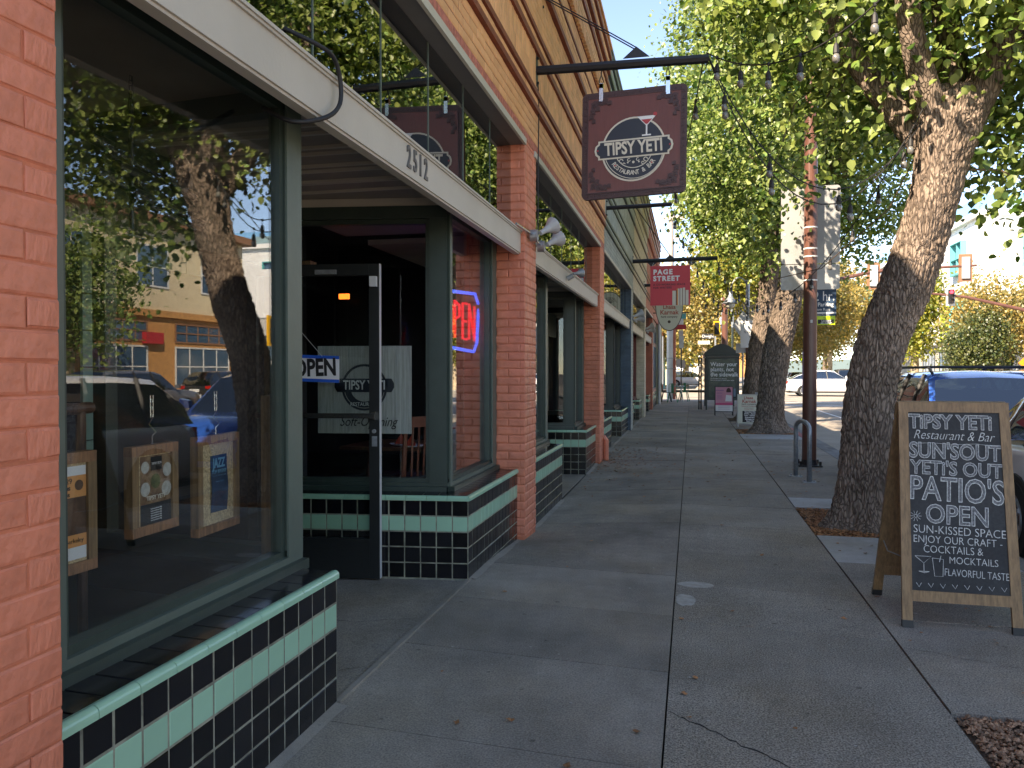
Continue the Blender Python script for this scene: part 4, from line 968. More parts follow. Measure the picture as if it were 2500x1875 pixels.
# maroon carved square sign
SY = 7.2
sg = thing('hanging_sign', 'maroon carved square sign reading TIPSY YETI with a round navy badge', 'sign', (-.53, SY, 4.0))
tp = lambda x, z, o=0: Vector((-.52 + x + .012*z, SY - o - .02*z, 3.53 + z - .035*x*-1 + 0))
def rrect(w, h, r, cx=0, cz=0, k=5):
    out = []
    for sx, sz, a0 in ((1, -1, -90), (1, 1, 0), (-1, 1, 90), (-1, -1, 180)):
        for i in range(k+1):
            a = R(a0 + 90*i/k); out.append((cx + sx*(w/2-r) + r*math.cos(a), cz + sz*(h/2-r) + r*math.sin(a)))
    return out
ON = Vector((0, -1, 0))
def plate(t, pts, o0, th, m, nm): return MB().prism([tp(x, z, o0) for x, z in pts], ON*th).build(nm, m, t)
plate(sg, rrect(.945, .965, .05), -.03, .045, 'sign_relief', 'board')
plate(sg, rrect(.84, .86, .02), .0155, .004, 'sign_maroon', 'field')
mb = MB(); wz = .47
for q in range(4):
    for i in range(15):
        s_ = -.42 + .84*i/14; x, z = [(s_, wz-.025), (wz-.03, s_), (s_, -wz+.025), (-wz+.03, s_)][q]
        ring(mb, tp(x, z, .0152), .007, .0165, (1, 0, 0), (0, 0, 1), ON, .006, 10)
for s_ in (-1, 1):
    mb.prism([tp(x, z, .0152) for x, z in ((-.43, s_*.425), (.43, s_*.425), (.43, s_*.435), (-.43, s_*.435))], ON*.009); mb.prism([tp(x, z, .0152) for x, z in ((s_*.415, -.43), (s_*.425, -.43), (s_*.425, .43), (s_*.415, .43))], ON*.009)
mb.build('carved_border', 'sign_relief', sg)
for sx in (-1, 1):
    for sz in (-1, 1):
        mb = MB()
        for k, (a, b_) in enumerate([(.36, .37), (.31, .385), (.26, .39), (.375, .31), (.385, .26), (.33, .33), (.22, .375), (.365, .22)]):
            r = .034 - .0022*k; pts = [(sx*a + r*math.cos(q*math.pi/4)*(1.3 if q % 2 else .75), sz*b_ + r*math.sin(q*math.pi/4)*(1.2 if q % 3 else .7)) for q in range(8)]
            mb.prism([tp(x, z, .0192) for x, z in pts], ON*(.005+.001*k)); ring(mb, tp(sx*a, sz*b_, .024), r*.25, r*.5, (1,0,0), (0,0,1), ON, .007, 8)
        mb.build('corner_carving', 'sign_relief', sg)
BC = (-.0, -.06)
bz = lambda dx, dz, o: tp(BC[0]+dx, BC[1]+dz, o)
mb = MB(); mb.prism([bz(.29*math.cos(a*2*math.pi/48), .29*math.sin(a*2*math.pi/48), .0195) for a in range(48)], ON*.003); mb.build('badge_rim', 'cream_print', sg)
mb = MB(); mb.prism([bz(.274*math.cos(a*2*math.pi/48), .274*math.sin(a*2*math.pi/48), .0226) for a in range(48)], ON*.002); mb.build('badge_field', 'navy_print', sg)
mb = MB(); ring(mb, bz(0, 0, .0247), .262, .268, (1,0,0), (0,0,1), ON, .001, 48); ring(mb, bz(0, 0, .0247), .165, .172, (1,0,0), (0,0,1), ON, .001, 30, math.pi*1.1, math.pi*1.9); mb.build('badge_line', 'cream_print', sg)
def banner(sc_): return [(-.32*sc_, -.075*sc_), (-.32*sc_, -.05), (-.345*sc_, -.03), (-.355*sc_, 0.01), (-.345*sc_, .05), (-.32*sc_, .07), (-.32*sc_, .095*sc_), (.32*sc_, .095*sc_), (.32*sc_, .07), (.345*sc_, .05), (.355*sc_, .01), (.345*sc_, -.03), (.32*sc_, -.05), (.32*sc_, -.075*sc_)]
mb = MB(); mb.prism([bz(x, z, .0262) for x, z in banner(1.0)], ON*.003); mb.build('banner_rim', 'cream_print', sg)
mb = MB(); mb.prism([bz(x*.96, z*.84+.001, .0294) for x, z in banner(.99)], ON*.003); mb.build('banner', 'navy_print', sg)
UV = Vector((1, 0, .04))
text('TIPSY YETI', bz(0, .010, .0330), .158, 'cream_print', sg, u=UV, bold=.028, xs=.71, ext=.002)
word = 'RESTAURANT & BAR'
for i, ch in enumerate(word):
    if ch == ' ': continue
    a = -math.pi/2 + (i-(len(word)-1)/2)*.128; rr = .214
    text(ch, bz(rr*math.cos(a), rr*math.sin(a), .0250), .058, 'cream_print', sg, u=(-math.sin(a), 0, math.cos(a)), up=(-math.cos(a), 0, -math.sin(a)), bold=.015, xs=.85)
mb = MB()
for x, r in ((-.05, .008), (0, .012), (.05, .008)): mb.prism([bz(x + r*math.cos(k*.7854), -.118 + r*math.sin(k*.7854), .0248) for k in range(8)], ON*.001)
for s_ in (-1, 1):
    ring(mb, bz(s_*.11, -.10, .0248), .013, .02, (1,0,0), (0,0,1), ON, .001, 14, 0, 5); ring(mb, bz(s_*.04, -.095, .0248), .010, .016, (1,0,0), (0,0,1), ON, .001, 12, 1, 6); ring(mb, bz(s_*.085, -.13, .0248), .008, .014, (1,0,0), (0,0,1), ON, .001, 12, 0, 5)
mb.build('scroll', 'cream_print', sg)
mb = MB()
for x, z in ((-.165, -.135), (.165, -.135), (-.325, .01), (.325, .01)):
    o = .0248 if abs(x) < .2 else .0325; mb.prism([bz(x + .008*math.cos(k*.7854), z + .008*math.sin(k*.7854), o) for k in range(8)], ON*.001)
mb.build('dot', 'red_print', sg)
# cocktail glass above the banner
mb = MB(); mb.prism([bz(x, z, .0252) for x, z in ((.03, .285), (.20, .285), (.125, .205), (.105, .205))], ON*.002); mb.prism([bz(x, z, .0252) for x, z in ((.108, .206), (.122, .206), (.122, .12), (.108, .12))], ON*.002); mb.prism([bz(x, z, .0252) for x, z in ((.075, .108), (.155, .108), (.155, .12), (.075, .12))], ON*.002); mb.build('cocktail_glass', 'white_print', sg)
mb = MB(); mb.prism([bz(x, z, .0274) for x, z in ((.066, .255), (.164, .255), (.122, .212), (.108, .212))], ON*.001); mb.prism([bz(.19+.018*math.cos(k*.7854), .295+.018*math.sin(k*.7854), .0274) for k in range(8)], ON*.001); mb.build('drink', 'red_print', sg)
for x in (-.30, .30):
    mb = MB(); p = tp(x, .40, .022); mb.box((p.x-.018, p.y-.004, p.z), (p.x+.018, p.y, p.z+.16)); mb.box((p.x-.018, p.y-.004, p.z+.12), (p.x+.018, p.y+.045, p.z+.165)); mb.tube([(p.x, p.y-.004, p.z+.03), (p.x, p.y-.008, p.z+.03)], .008, 8); mb.build('strap', 'chrome', sg)
    q = p + Vector((0, .018, .155)); mb = MB(); mb.tube([q, q+Vector((-.02, 0, .03)), q+Vector((-.006, 0, .075)), q+Vector((0, 0, .11)), q+Vector((.006, 0, .075)), q+Vector((.02, 0, .03)), q], .005, 6); mb.tube([q+Vector((0, 0, .1)), (q.x, SY, 4.225)], .006, 6); mb.build('snap_hook', 'black_metal', sg)
# red square sign
rs = thing('hanging_sign', 'bright red square sign reading PAGE STREET with a row of book spines', 'sign', (-.5, 19.404, 4.0))
RY = 19.404
MB().box((-.99, RY-.012, 3.055), (-.035, RY+.012, 4.02)).build('board', 'page_red', rs)
text('PAGE', (-.92, RY-.013, 3.865), .165, 'white_print', rs, bold=.045, align='LEFT', sp=1.25); text('STREET', (-.92, RY-.013, 3.705), .165, 'white_print', rs, bold=.045, align='LEFT', sp=1.22)
text('A CO-WORKING SPACE', (-.92, RY-.013, 3.56), .064, 'page_dark', rs, bold=.03, align='LEFT', sp=1.13); text('FOR WRITERS', (-.92, RY-.013, 3.485), .064, 'page_dark', rs, bold=.03, align='LEFT', sp=1.13)
x = -.46
for i, (w, h, m) in enumerate(((.085, .35, 'cream_print'), (.02, .36, 'page_dark'), (.03, .40, 'orange_print'), (.04, .40, 'cream_print'), (.012, .40, 'page_dark'), (.05, .41, 'cream_print'), (.012, .40, 'herb_dark'), (.055, .42, 'cream_print'), (.012, .36, 'page_dark'), (.07, .36, 'cream_print'))):
    MB().box((x, RY-.014, 3.058), (x+w-.002, RY-.0125, 3.058+h)).build('book_spine', m, rs); x += w
for x in (-.95, -.08): MB().tube([(x, RY, 4.01), (x + (.05 if x < -.5 else .08), RY, 4.13)], .008, 6).build('hanger', 'galv', rs)
# cream oval sign
os_ = thing('hanging_sign', 'cream oval herb shop sign with dark rim hanging behind the red sign', 'sign', (-.66, 24, 3.6))
OY = 24
ell = [(-.66 + .41*math.cos(a*math.pi/24)*(1 if a > 24 else 1), 3.42 + (.76 if math.sin(a*math.pi/24) < 0 else .46)*math.sin(a*math.pi/24)) for a in range(48)]
MB().prism([(x, OY, z) for x, z in ell], (0, .03, 0)).build('board', 'herb_dark', os_)
MB().prism([(-.66+(x+.66)*.955, OY-.0005, 3.42+(z-3.42)*.965) for x, z in ell], (0, -.004, 0)).build('field', 'oval_cream', os_)
text('Lhasa', (-.66, OY-.006, 3.38), .17, 'herb_red', os_, bold=.02); text('Karnak', (-.66, OY-.006, 3.22), .19, 'herb_red', os_, bold=.02); text('herb company', (-.66, OY-.006, 3.09), .085, 'herb_dark', os_, bold=.02)
MB().prism(disc((-.66, OY-.005, 2.94), .045, (1,0,0), (0,0,1), 12), (0, -.002, 0)).build('emblem', 'herb_dark', os_)
mb = MB()
for k in range(9): a = .35 + k*.3; mb.tube([(-.66, OY-.006, 3.5), (-.66+.16*math.cos(a), OY-.006, 3.55+.16*math.sin(a)), (-.66+.24*math.cos(a+.2), OY-.006, 3.52+.2*math.sin(a+.2))], .006, 4)
mb.build('plant_drawing', 'herb_dark', os_)
for x in (-.85, -.45): MB().tube([(x, OY+.015, 3.82), (x, OY+.015, 4.04)], .008, 6).build('hanger', 'black_metal', os_)
# further little signs down the row
ls = thing('hanging_sign', 'small red and teal sign low behind the oval cream sign', 'sign', (-.4, 30, 3.3))
MB().box((-.60, 30, 3.02), (-.20, 30.03, 3.2)).build('red_board', 'red_print', ls); MB().box((-.45, 30, 3.42), (-.20, 30.03, 3.62)).build('teal_board', 'teal_paint', ls); MB().tube([(XP, 30.015, 3.65), (-.1, 30.015, 3.65)], .02, 6).build('arm', 'black_metal', ls); MB().box((-.48, 30.01, 3.2), (-.3, 30.02, 3.42)).build('white_board', 'white_print', ls)
# cable on the wall face below the first bracket
wc = thing('wall_cable', 'thin black cable hanging down the orange brick from the first bracket', 'cable', (XP+.02, 7.25, 4.1))
MB().tube([(XP+.02, 7.2, 4.14), (XP+.02, 7.24, 3.9), (XP+.018, 7.22, 3.4), (XP+.02, 7.20, 2.75), (XP+.03, 7.15, 2.72)], .006, 5).build('cable_run', 'cable', wc)
cl = thing('cable_loop', 'thick black cable looping over the beige beam above the entry', 'cable', (XP-.03, 2.9, 2.7))
MB().tube(smooth_path([(XT-.01, 2.80, 2.80), (XP-.02, 2.86, 2.745), (XP-.005, 2.97, 2.735), (XP-.005, 3.03, 2.66), (XP-.005, 3.02, 2.56), (XP-.01, 2.90, 2.47), (XP-.1, 2.80, 2.43), (XP-.24, 2.82, 2.50)]), .0095, 8).build('cable_run', 'cable', cl, smooth=True)
# flood lamps by the pier
def cone_lamp(p, d, parent, m='lamp_white', s=1.0):
    p = Vector(p); d = Vector(d).normalized()
    MB().tube([p, p+d*.05*s, p+d*.10*s, p+d*.16*s, p+d*.17*s], [.020*s, .022*s, .036*s, .074*s, .070*s], 14).build('lamp_head', m, parent, smooth=False)
fl = thing('flood_lamp', 'twin white cone flood lamps on round boxes beside the brick pier', 'lamp', (XP, 7.0, 2.7))
MB().tube([(XP-.02, 6.45, 2.70), (XP+.04, 6.80, 2.67)], .011, 8).build('conduit', 'chrome', fl)
for y, z in ((6.86, 2.665), (7.20, 2.62)): MB().tube([(XP+.02, y, z), (XP+.085, y, z)], .052, 14).build('junction_box', 'galv', fl)
MB().tube([(XP+.05, 6.9, 2.64), (XP+.05, 7.15, 2.63)], .011, 8).build('conduit', 'chrome', fl)
cone_lamp((XP+.10, 6.9, 2.69), (.25, .30, .22), fl, s=1.1); cone_lamp((XP+.10, 7.24, 2.64), (.25, .35, .22), fl, s=1.1)
f2 = thing('flood_lamp', 'small grey flood lamp on the second beige beam', 'lamp', (XP, 9.3, 2.6))
MB().tube([(XP-.03, 9.3, 2.56), (XP+.04, 9.3, 2.60)], .03, 10).build('mount', 'galv', f2); cone_lamp((XP+.04, 9.3, 2.62), (.5, .5, .1), f2, 'galv', .8)
for y, lab in ((19.5, 'white flood lamps on the blue pier of the second shop'), (25.1, 'white flood lamps on the cream pier of the third shop')):
    t = thing('flood_lamp', lab, 'lamp', (XP, y, 2.9)); cone_lamp((XP+.02, y, 2.8), (.7, .3, .3), t, s=1.5); cone_lamp((XP+.02, y+.4, 2.75), (.7, .3, .1), t, s=1.5); MB().tube([(XP, y-.1, 2.75), (XP+.06, y+.5, 2.7)], .03, 8).build('mount', 'galv', t)
pp = thing('downpipe', 'short salmon stub pipe at the foot of the pier between the first and second shops', 'pipe', (XP+.05, 12.9, 0)); MB().tube([(XP+.05, 12.95, -.05), (XP+.05, 12.95, .3), (XP, 12.95, .36)], .045, 8).build('pipe_run', 'salmon_brick', pp)
p2 = thing('downpipe', 'white downpipe on the wall at the end of the red shop', 'pipe', (XP+.06, 34.6, 0)); MB().tube([(XP+.06, 34.6, 0), (XP+.06, 34.6, 5.8)], .06, 8).build('pipe_run', 'white_paint', p2)
# ================================================================ trees
def lerp_path(pts, n):
    """pts: (x, y, z, r); smooth catmull resample"""
    P = [Vector(p) for p in pts]; out = []; m = len(P)
    for i in range(n):
        t = i/(n-1)*(m-1); k = min(int(t), m-2); f = t-k
        a, b, c, d = P[max(k-1, 0)], P[k], P[k+1], P[min(k+2, m-1)]
        out.append(.5*((2*b) + (-a+c)*f + (2*a-5*b+4*c-d)*f*f + (-a+3*b-3*c+d)*f**3))
    return out
def limb(mb, pts, seg, n, amp=0.0, flare=0.0, freq=7.0, seed=0.0, buttress=0.0):
    Q = [Vector(p[:3]).to_4d() for p in pts]
    Q = lerp_path(pts, n); vs = []
    X = Vector((1, 0, 0))
    for i, q in enumerate(Q):
        p = Vector(q[:3]); a = Vector(Q[max(i-1, 0)][:3]); b = Vector(Q[min(i+1, n-1)][:3]); t = (b-a).normalized()
        x = (X - t*X.dot(t)).normalized(); y = t.cross(x); r = q[3]
        z0 = i/(n-1)
        for k in range(seg):
            an = 2*math.pi*k/seg; d = x*math.cos(an) + y*math.sin(an); rr = r
            if buttress: rr *= 1 + buttress*math.exp(-(p.z)/.16)*(1+.5*math.sin(an*5+seed))
            rr *= 1 + .05*math.sin(an*3+p.z*1.7+seed) + .03*math.sin(an*2-p.z*2.3)
            if amp:
                s_ = p + d*r; u = Vector((s_.x*freq*3.4, s_.y*freq*3.4, s_.z*freq*.85 + seed)) + .9*Vector(noise.noise_vector((s_*4)))
                dd, _pp = noise.voronoi(u*1.15); e = dd[1]-dd[0]
                rr += amp*.75*(min(e, .5)/.5 - .6) + amp*.55*noise.noise(Vector((s_.x*40, s_.y*40, s_.z*12)))
            vs.append(p + d*rr)
    mb.add(vs, [(i*seg+k, i*seg+(k+1)%seg, (i+1)*seg+(k+1)%seg, (i+1)*seg+k) for i in range(n-1) for k in range(seg)] + [tuple((n-1)*seg+k for k in range(seg))])
LT = np.array([(0, -.5, 0), (.40, -.26, .10), (.42, .12, .12), (.20, .42, .05), (0, .62, -.04), (-.20, .42, .05), (-.42, .12, .12), (-.40, -.26, .10)])
def leaf_mesh(name, C, size, m, rng, per, spread, droop=.35, simple=False):
    """C cluster centres (n,3); per leaves per cluster; returns mesh of separate folded leaves"""
    n = len(C)*per
    c = np.repeat(C, per, 0); off = rng.normal(size=(n, 3))*spread; off[:, 2] *= 1.25; off[:, 2] -= np.abs(rng.normal(size=n))*spread*droop
    P = c + off; s_ = size*rng.uniform(.45, 1.35, n)
    nrm = rng.normal(size=(n, 3)); nrm += np.array(sdir)*.8 + np.array([0, -.25, .25]); nrm /= np.linalg.norm(nrm, axis=1)[:, None]
    up = rng.normal(size=(n, 3))*.55 + np.array([0, 0, -1.0]); up -= nrm*np.sum(up*nrm, 1)[:, None]; up /= np.linalg.norm(up, axis=1)[:, None]
    sd = np.cross(up, nrm)
    T = LT if not simple else np.array([(0, -.5, 0), (.42, .0, .1), (0, .6, -.03), (-.42, .0, .1)])
    k = len(T)
    V = P[:, None, :] + s_[:, None, None]*(T[None, :, 0:1]*sd[:, None, :] + T[None, :, 1:2]*up[:, None, :] + T[None, :, 2:3]*nrm[:, None, :])
    V = V.reshape(-1, 3)
    fl = [(0, 1, 2, 3, 4), (0, 4, 5, 6, 7)] if not simple else [(0, 1, 2), (0, 2, 3)]
    F = np.array(fl); q = F.shape[1]
    idx = (F[None] + (np.arange(n)*k)[:, None, None]).reshape(-1)
    me = bpy.data.meshes.new(name); me.vertices.add(len(V)); me.vertices.foreach_set('co', V.astype(np.float32).ravel())
    nf = n*len(fl); me.loops.add(nf*q); me.loops.foreach_set('vertex_index', idx.astype(np.int32)); me.polygons.add(nf)
    me.polygons.foreach_set('loop_start', (np.arange(nf)*q).astype(np.int32)); me.polygons.foreach_set('loop_total', np.full(nf, q, np.int32))
    me.materials.append(MATS[m]); me.update(calc_edges=True); return me
def crown_points(ells, n, rng, hole=.0, freq=1.1, power=.42, seed=0):
    out = []; tot = sum(e[3]*e[4]*e[5] for e in ells)
    for (cx, cy, cz, rx, ry, rz) in ells:
        k = int(n*rx*ry*rz/tot)+1; got = 0; tries = 0
        while got < k and tries < k*12:
            tries += 1; d = rng.normal(size=3); d /= np.linalg.norm(d); r = rng.uniform(.12, 1)**power
            p = (cx+d[0]*rx*r, cy+d[1]*ry*r, cz+d[2]*rz*r)
            if hole and noise.noise((p[0]*freq+seed, p[1]*freq, p[2]*freq*1.1)) < hole-.35: continue
            out.append(p); got += 1
    return np.array(out)
def tree(name, label, base, trunks, ells, m, leaf, nc, per, spread, seed, barkm='bark', hole=.25, group=None, seg=20, twigs=70, simple=False, amp=0.0, big=None, extra=None, freq=1.1):
    rng = np.random.default_rng(seed); t = thing(name, label, 'tree', base, group)
    bx, by, bz_ = base; ends = []
    for i, tr in enumerate(trunks):
        pts = [(x, y, z, r) for x, y, z, r in tr]; mb = MB()
        if i == 0 and big: limb(mb, pts, big[0], big[1], amp=amp, seed=seed, buttress=.35)
        else: limb(mb, pts, seg if i == 0 else max(7, seg//2), 16 if i == 0 else 12, amp=amp*.7 if (i < 5 and amp) else 0, seed=seed+i, buttress=.25 if i == 0 else 0)
        mb.build('trunk' if i == 0 else 'branch', barkm, t, smooth=not (i == 0 and big)); ends += [Vector(p[:3]) for p in pts[len(pts)//2:]]
    C = crown_points(ells, nc, rng, hole, freq=freq, seed=seed)
    if extra is not None: C = np.vstack([C, np.array(extra)])
    if twigs:
        mb = MB()
        for q in rng.choice(len(C), min(twigs, len(C)), replace=False):
            c = Vector(C[q]); e = min(ends, key=lambda v: (v-c).length); mid = (e+c)/2 + Vector(rng.normal(size=3)*.12) + Vector((0, 0, .12))
            mb.tube([e, mid, c], [.014, .008, .004], 4, False)
        mb.build('twigs', 'twig', t, kind='stuff')
    me = leaf_mesh('leaves', C - np.array(base), leaf, m, rng, per, spread, simple=simple)
    link('crown', me, t, kind='stuff'); return t
# near tree: leaning, forking trunk
T1 = [[(1.60, 7.9, -.06, .30), (1.60, 7.9, .15, .265), (1.61, 7.9, .7, .225), (1.64, 7.88, 1.2, .215), (1.75, 7.86, 1.75, .215), (1.93, 7.84, 2.25, .22), (2.09, 7.84, 2.8, .215), (2.20, 7.84, 3.3, .225), (2.26, 7.84, 3.75, .30), (2.28, 7.84, 4.0, .24)],
      [(2.15, 7.8, 3.65, .16), (1.98, 7.6, 4.1, .12), (1.82, 7.4, 4.6, .10), (1.75, 7.2, 5.4, .08), (1.5, 6.9, 6.3, .05)],
      [(2.10, 7.9, 3.55, .15), (1.80, 8.0, 4.0, .12), (1.5, 8.1, 4.5, .10), (1.2, 8.2, 5.2, .07), (.9, 8.4, 6.2, .04)],
      [(2.30, 7.9, 3.75, .17), (2.33, 8.0, 4.3, .14), (2.30, 8.1, 5.0, .12), (2.35, 8.2, 6.2, .09), (2.3, 8.3, 7.6, .05)],
      [(2.35, 7.8, 3.65, .18), (2.62, 7.75, 4.2, .15), (2.95, 7.7, 4.9, .13), (3.3, 7.7, 5.8, .10), (3.6, 7.6, 6.8, .06)],
      [(2.7, 7.7, 4.3, .08), (3.1, 7.5, 4.4, .06), (3.6, 7.3, 4.8, .04), (4.2, 7.2, 5.3, .03)]]
rg = np.random.default_rng(4)
hang = [(rg.uniform(2.55, 3.4), rg.uniform(7.3, 8.6), rg.uniform(2.75, 4.2)) for _ in range(46)] + [(rg.uniform(1.0, 2.1), rg.uniform(7.4, 8.6), rg.uniform(3.6, 4.6)) for _ in range(26)] + [(rg.uniform(.95, 1.35), rg.uniform(10.5, 12), rg.uniform(3.6, 4.2)) for _ in range(8)]
tree('street_tree', 'nearest street tree with a thick furrowed leaning trunk behind the chalkboard', (1.62, 7.9, 0), T1,
     [(2.0, 8.2, 6.6, 2.3, 2.4, 2.5), (3.5, 7.8, 6.0, 2.0, 2.2, 2.3), (1.3, 9.6, 5.9, 1.2, 1.5, 1.7), (3.2, 7.8, 4.4, 1.0, 1.0, 1.3)], 'leaf_green', .072, 1500, 38, .17, 3, big=(150, 420), amp=.021, seg=26, twigs=220, hole=.24, extra=hang)
tree('street_tree', 'street tree overhead at the near right, its trunk outside the frame by the gravel', (2.0, 1.1, 0),
     [[(2.1, 1.1, -.05, .24), (2.12, 1.1, 1.5, .2), (2.2, 1.0, 3.2, .18), (2.3, .9, 4.4, .15)], [(2.25, .9, 4.0, .1), (1.6, .6, 5.6, .06)], [(2.3, 1.0, 4.1, .1), (3.1, 1.4, 5.8, .06)]],
     [(2.4, .9, 6.6, 2.0, 2.0, 2.0)], 'leaf_green', .08, 260, 26, .2, 5, hole=.2, twigs=30)
T2 = [[(1.80, 19.4, -.06, .40), (1.81, 19.4, .4, .33), (1.87, 19.4, 1.1, .31), (2.0, 19.4, 2.0, .31), (2.19, 19.4, 2.96, .31), (2.28, 19.4, 3.5, .30), (2.36, 19.4, 4.3, .27), (2.3, 19.4, 5.4, .2)],
      [(2.3, 19.4, 4.3, .18), (1.6, 19.2, 5.6, .12), (1.2, 19.0, 7.4, .06)], [(2.3, 19.4, 4.6, .18), (3.1, 19.4, 6.0, .12), (3.8, 19.3, 7.6, .06)], [(2.3, 19.4, 5.2, .15), (2.4, 19.7, 7.4, .1), (2.4, 19.7, 9.6, .05)]]
ex2 = [(rg.uniform(1.2, 3.9), rg.uniform(18.2, 19.6), rg.uniform(4.0, 5.2)) for _ in range(60)]
tree('street_tree', 'second street tree with a dark leaning trunk behind the cream board sign', (1.82, 19.4, 0), T2,
     [(2.2, 19.2, 8.4, 2.9, 2.8, 3.4), (1.2, 18.6, 7.4, 1.5, 1.6, 2.6), (3.7, 19.0, 6.6, 1.8, 2.0, 2.3), (2.0, 16.6, 7.6, 2.0, 1.8, 2.2), (1.7, 17.3, 10.4, 2.2, 2.0, 1.8)], 'leaf_green', .085, 2500, 34, .25, 8, barkm='bark_far', big=(72, 150), amp=.03, twigs=260, hole=.22, extra=ex2, freq=.7)
T3 = [[(1.72, 24, -.06, .36), (1.76, 24, .5, .32), (1.85, 24, 1.5, .31), (2.03, 24, 2.7, .29), (2.16, 24, 3.7, .27), (2.24, 24, 4.6, .25), (2.3, 24, 6, .2)], [(2.25, 24, 4.8, .16), (1.7, 23.7, 6.4, .1), (1.2, 23.6, 8.2, .05)], [(2.3, 24, 5, .16), (3.2, 24, 6.6, .1)]]
tree('street_tree', 'third street tree leaning just left of the second trunk', (1.74, 24, 0), T3,
     [(2.0, 24.5, 8.0, 3.0, 3.0, 3.2), (1.1, 24.2, 6.2, 1.1, 1.4, 1.7)], 'leaf_green', .11, 900, 26, .3, 12, barkm='bark_far', big=(60, 120), amp=.03, twigs=80, freq=.7)
# plane trees and others beyond
def far_tree(label, x, y, h, w, m='leaf_yellow', seed=1, name='plane_tree', zc=None, bark='bark_pale', dens=1.0, r=.28, leaf=.2, ells=None, group='street trees beyond the crossing'):
    zc = zc or h*.62; tr = [[(x, y, -.2, r*1.15), (x+.1, y, h*.2, r), (x-.05, y, h*.42, r*.8), (x, y, h*.75, r*.3)], [(x, y, h*.35, r*.5), (x-w*.35, y, h*.6, r*.25), (x-w*.55, y-.2, h*.75, r*.1)], [(x, y, h*.38, r*.5), (x+w*.35, y, h*.6, r*.25), (x+w*.5, y, h*.78, r*.1)]]
    e = ells or [(x, y, zc, w, w, h*.36), (x-w*.4, y-.5, zc-h*.08, w*.6, w*.6, h*.24), (x+w*.45, y, zc+h*.05, w*.6, w*.6, h*.25)]
    return tree(name, label, (x, y, 0), tr, e, m, leaf, int(420*dens), 17, leaf*2.2, seed, barkm=bark, simple=True, twigs=22, hole=.16, group=group, seg=9, freq=.35)
far_tree('yellow green plane tree behind the maroon and red signs', 2.4, 33.5, 11.0, 2.6, seed=21, dens=2.4, leaf=.15, ells=[(2.3, 33.5, 7.6, 2.2, 2.4, 3.4), (1.0, 33.2, 6.4, 1.1, 1.2, 1.6), (.6, 33.5, 8.8, 1.0, 1.2, 1.2)])
far_tree('golden tree filling the view between the bus shelter and the oval sign', .9, 66, 13.5, 4.2, 'leaf_gold', 22, dens=2.2, leaf=.26, ells=[(.3, 66, 6.6, 3.4, 3, 4.2), (3.2, 67, 9, 3.6, 3, 4.5), (-2.2, 66, 4.8, 2.0, 2, 2.2)])
far_tree('tall yellow plane tree over the crossing, left of the brown pole', 5.5, 74, 17, 5, 'leaf_yellow', 23, dens=1.8, leaf=.3)
far_tree('golden plane tree between the brown pole and the nearest trunk', 11.5, 84, 13.5, 4.6, 'leaf_gold', 24, dens=2.4, leaf=.28, zc=8)
far_tree('second golden plane tree further up the avenue', 15.5, 96, 15, 5, 'leaf_gold', 25, dens=2.0, leaf=.3, zc=9)
far_tree('dark green conifer like tree between golden planes', 17.5, 112, 17, 3.6, 'leaf_dark', 26, name='evergreen_tree', bark='bark_far', dens=1.6, leaf=.35)
far_tree('golden brown plane tree in front of the white building', 20.6, 60, 8.4, 3.2, 'leaf_gold', 27, dens=1.5, leaf=.2, zc=5.4)
far_tree('round dark green street tree in front of the white building', 18.6, 58, 5.6, 1.9, 'leaf_dark', 28, name='evergreen_tree', bark='bark_pale', dens=1.6, r=.13, leaf=.16, zc=3.5)
far_tree('low dark green shrubby tree beside the round one', 20.1, 62, 4.8, 2.0, 'leaf_dark', 29, name='evergreen_tree', bark='bark_pale', dens=1.6, r=.12, leaf=.16, zc=2.6)
far_tree('yellow green tree just right of the nearest trunk', 16.3, 64, 10.2, 2.0, 'leaf_yellow', 30, dens=1.3, leaf=.22)
far_tree('golden plane tree at the right edge by the orange warning sign', 22.6, 64, 8.0, 2.4, 'leaf_gold', 31, dens=.9, leaf=.2, zc=4.8)
far_tree('yellow tree on the far left pavement by the white car', -.6, 76, 9, 2.8, 'leaf_yellow', 32, dens=1.2, leaf=.25)
far_tree('tree across the avenue in front of the cream building', 22.6, 26, 8, 2.6, 'leaf_green', 33, dens=1.0, leaf=.2, group='street trees across the avenue')
far_tree('second tree across the avenue further down', 22.6, 12, 8.5, 2.8, 'leaf_green', 34, dens=1.0, leaf=.2, group='street trees across the avenue')
for k, (x, y) in enumerate(((2, 110), (9, 128), (20, 140), (-4, 100))): far_tree(('hazy tree far up the left pavement', 'hazy tree in the far middle of the avenue', 'hazy tree far up the right pavement', 'hazy tree behind the far left houses')[k], x, y, 15, 6, 'leaf_gold' if k % 2 else 'leaf_yellow', 40+k, dens=1.2, leaf=.4)

# ================================================================ street furniture
def fbox(a, b, m, nm, par): return MB().box(a, b).build(nm, m, par)
bp_ = thing('street_pole', 'brown steel street pole on a bolted base beside the bike rack', 'pole', (1.735, 12.6, 0))
MB().lathe([(.105, .02), (.105, .03), (.100, 2.1), (.094, 5.9), (.09, 5.92)], (1.76, 12.6, 0), 24).build('pole_shaft', 'pole_brown', bp_, smooth=False)
mb = MB(); mb.box((1.76-.17, 12.43, -.005), (1.76+.17, 12.77, .025)); mb.build('base_plate', 'black_metal', bp_)
mb = MB(); [mb.tube([(1.76+sx*.14, 12.6+sy*.14, .02), (1.76+sx*.14, 12.6+sy*.14, .085)], .02, 6) for sx in (-1, 1) for sy in (-1, 1)]; mb.lathe([(.13, .025), (.115, .07), (.106, .10)], (1.76, 12.6, 0), 20); mb.build('anchor_bolt', 'black_metal', bp_)
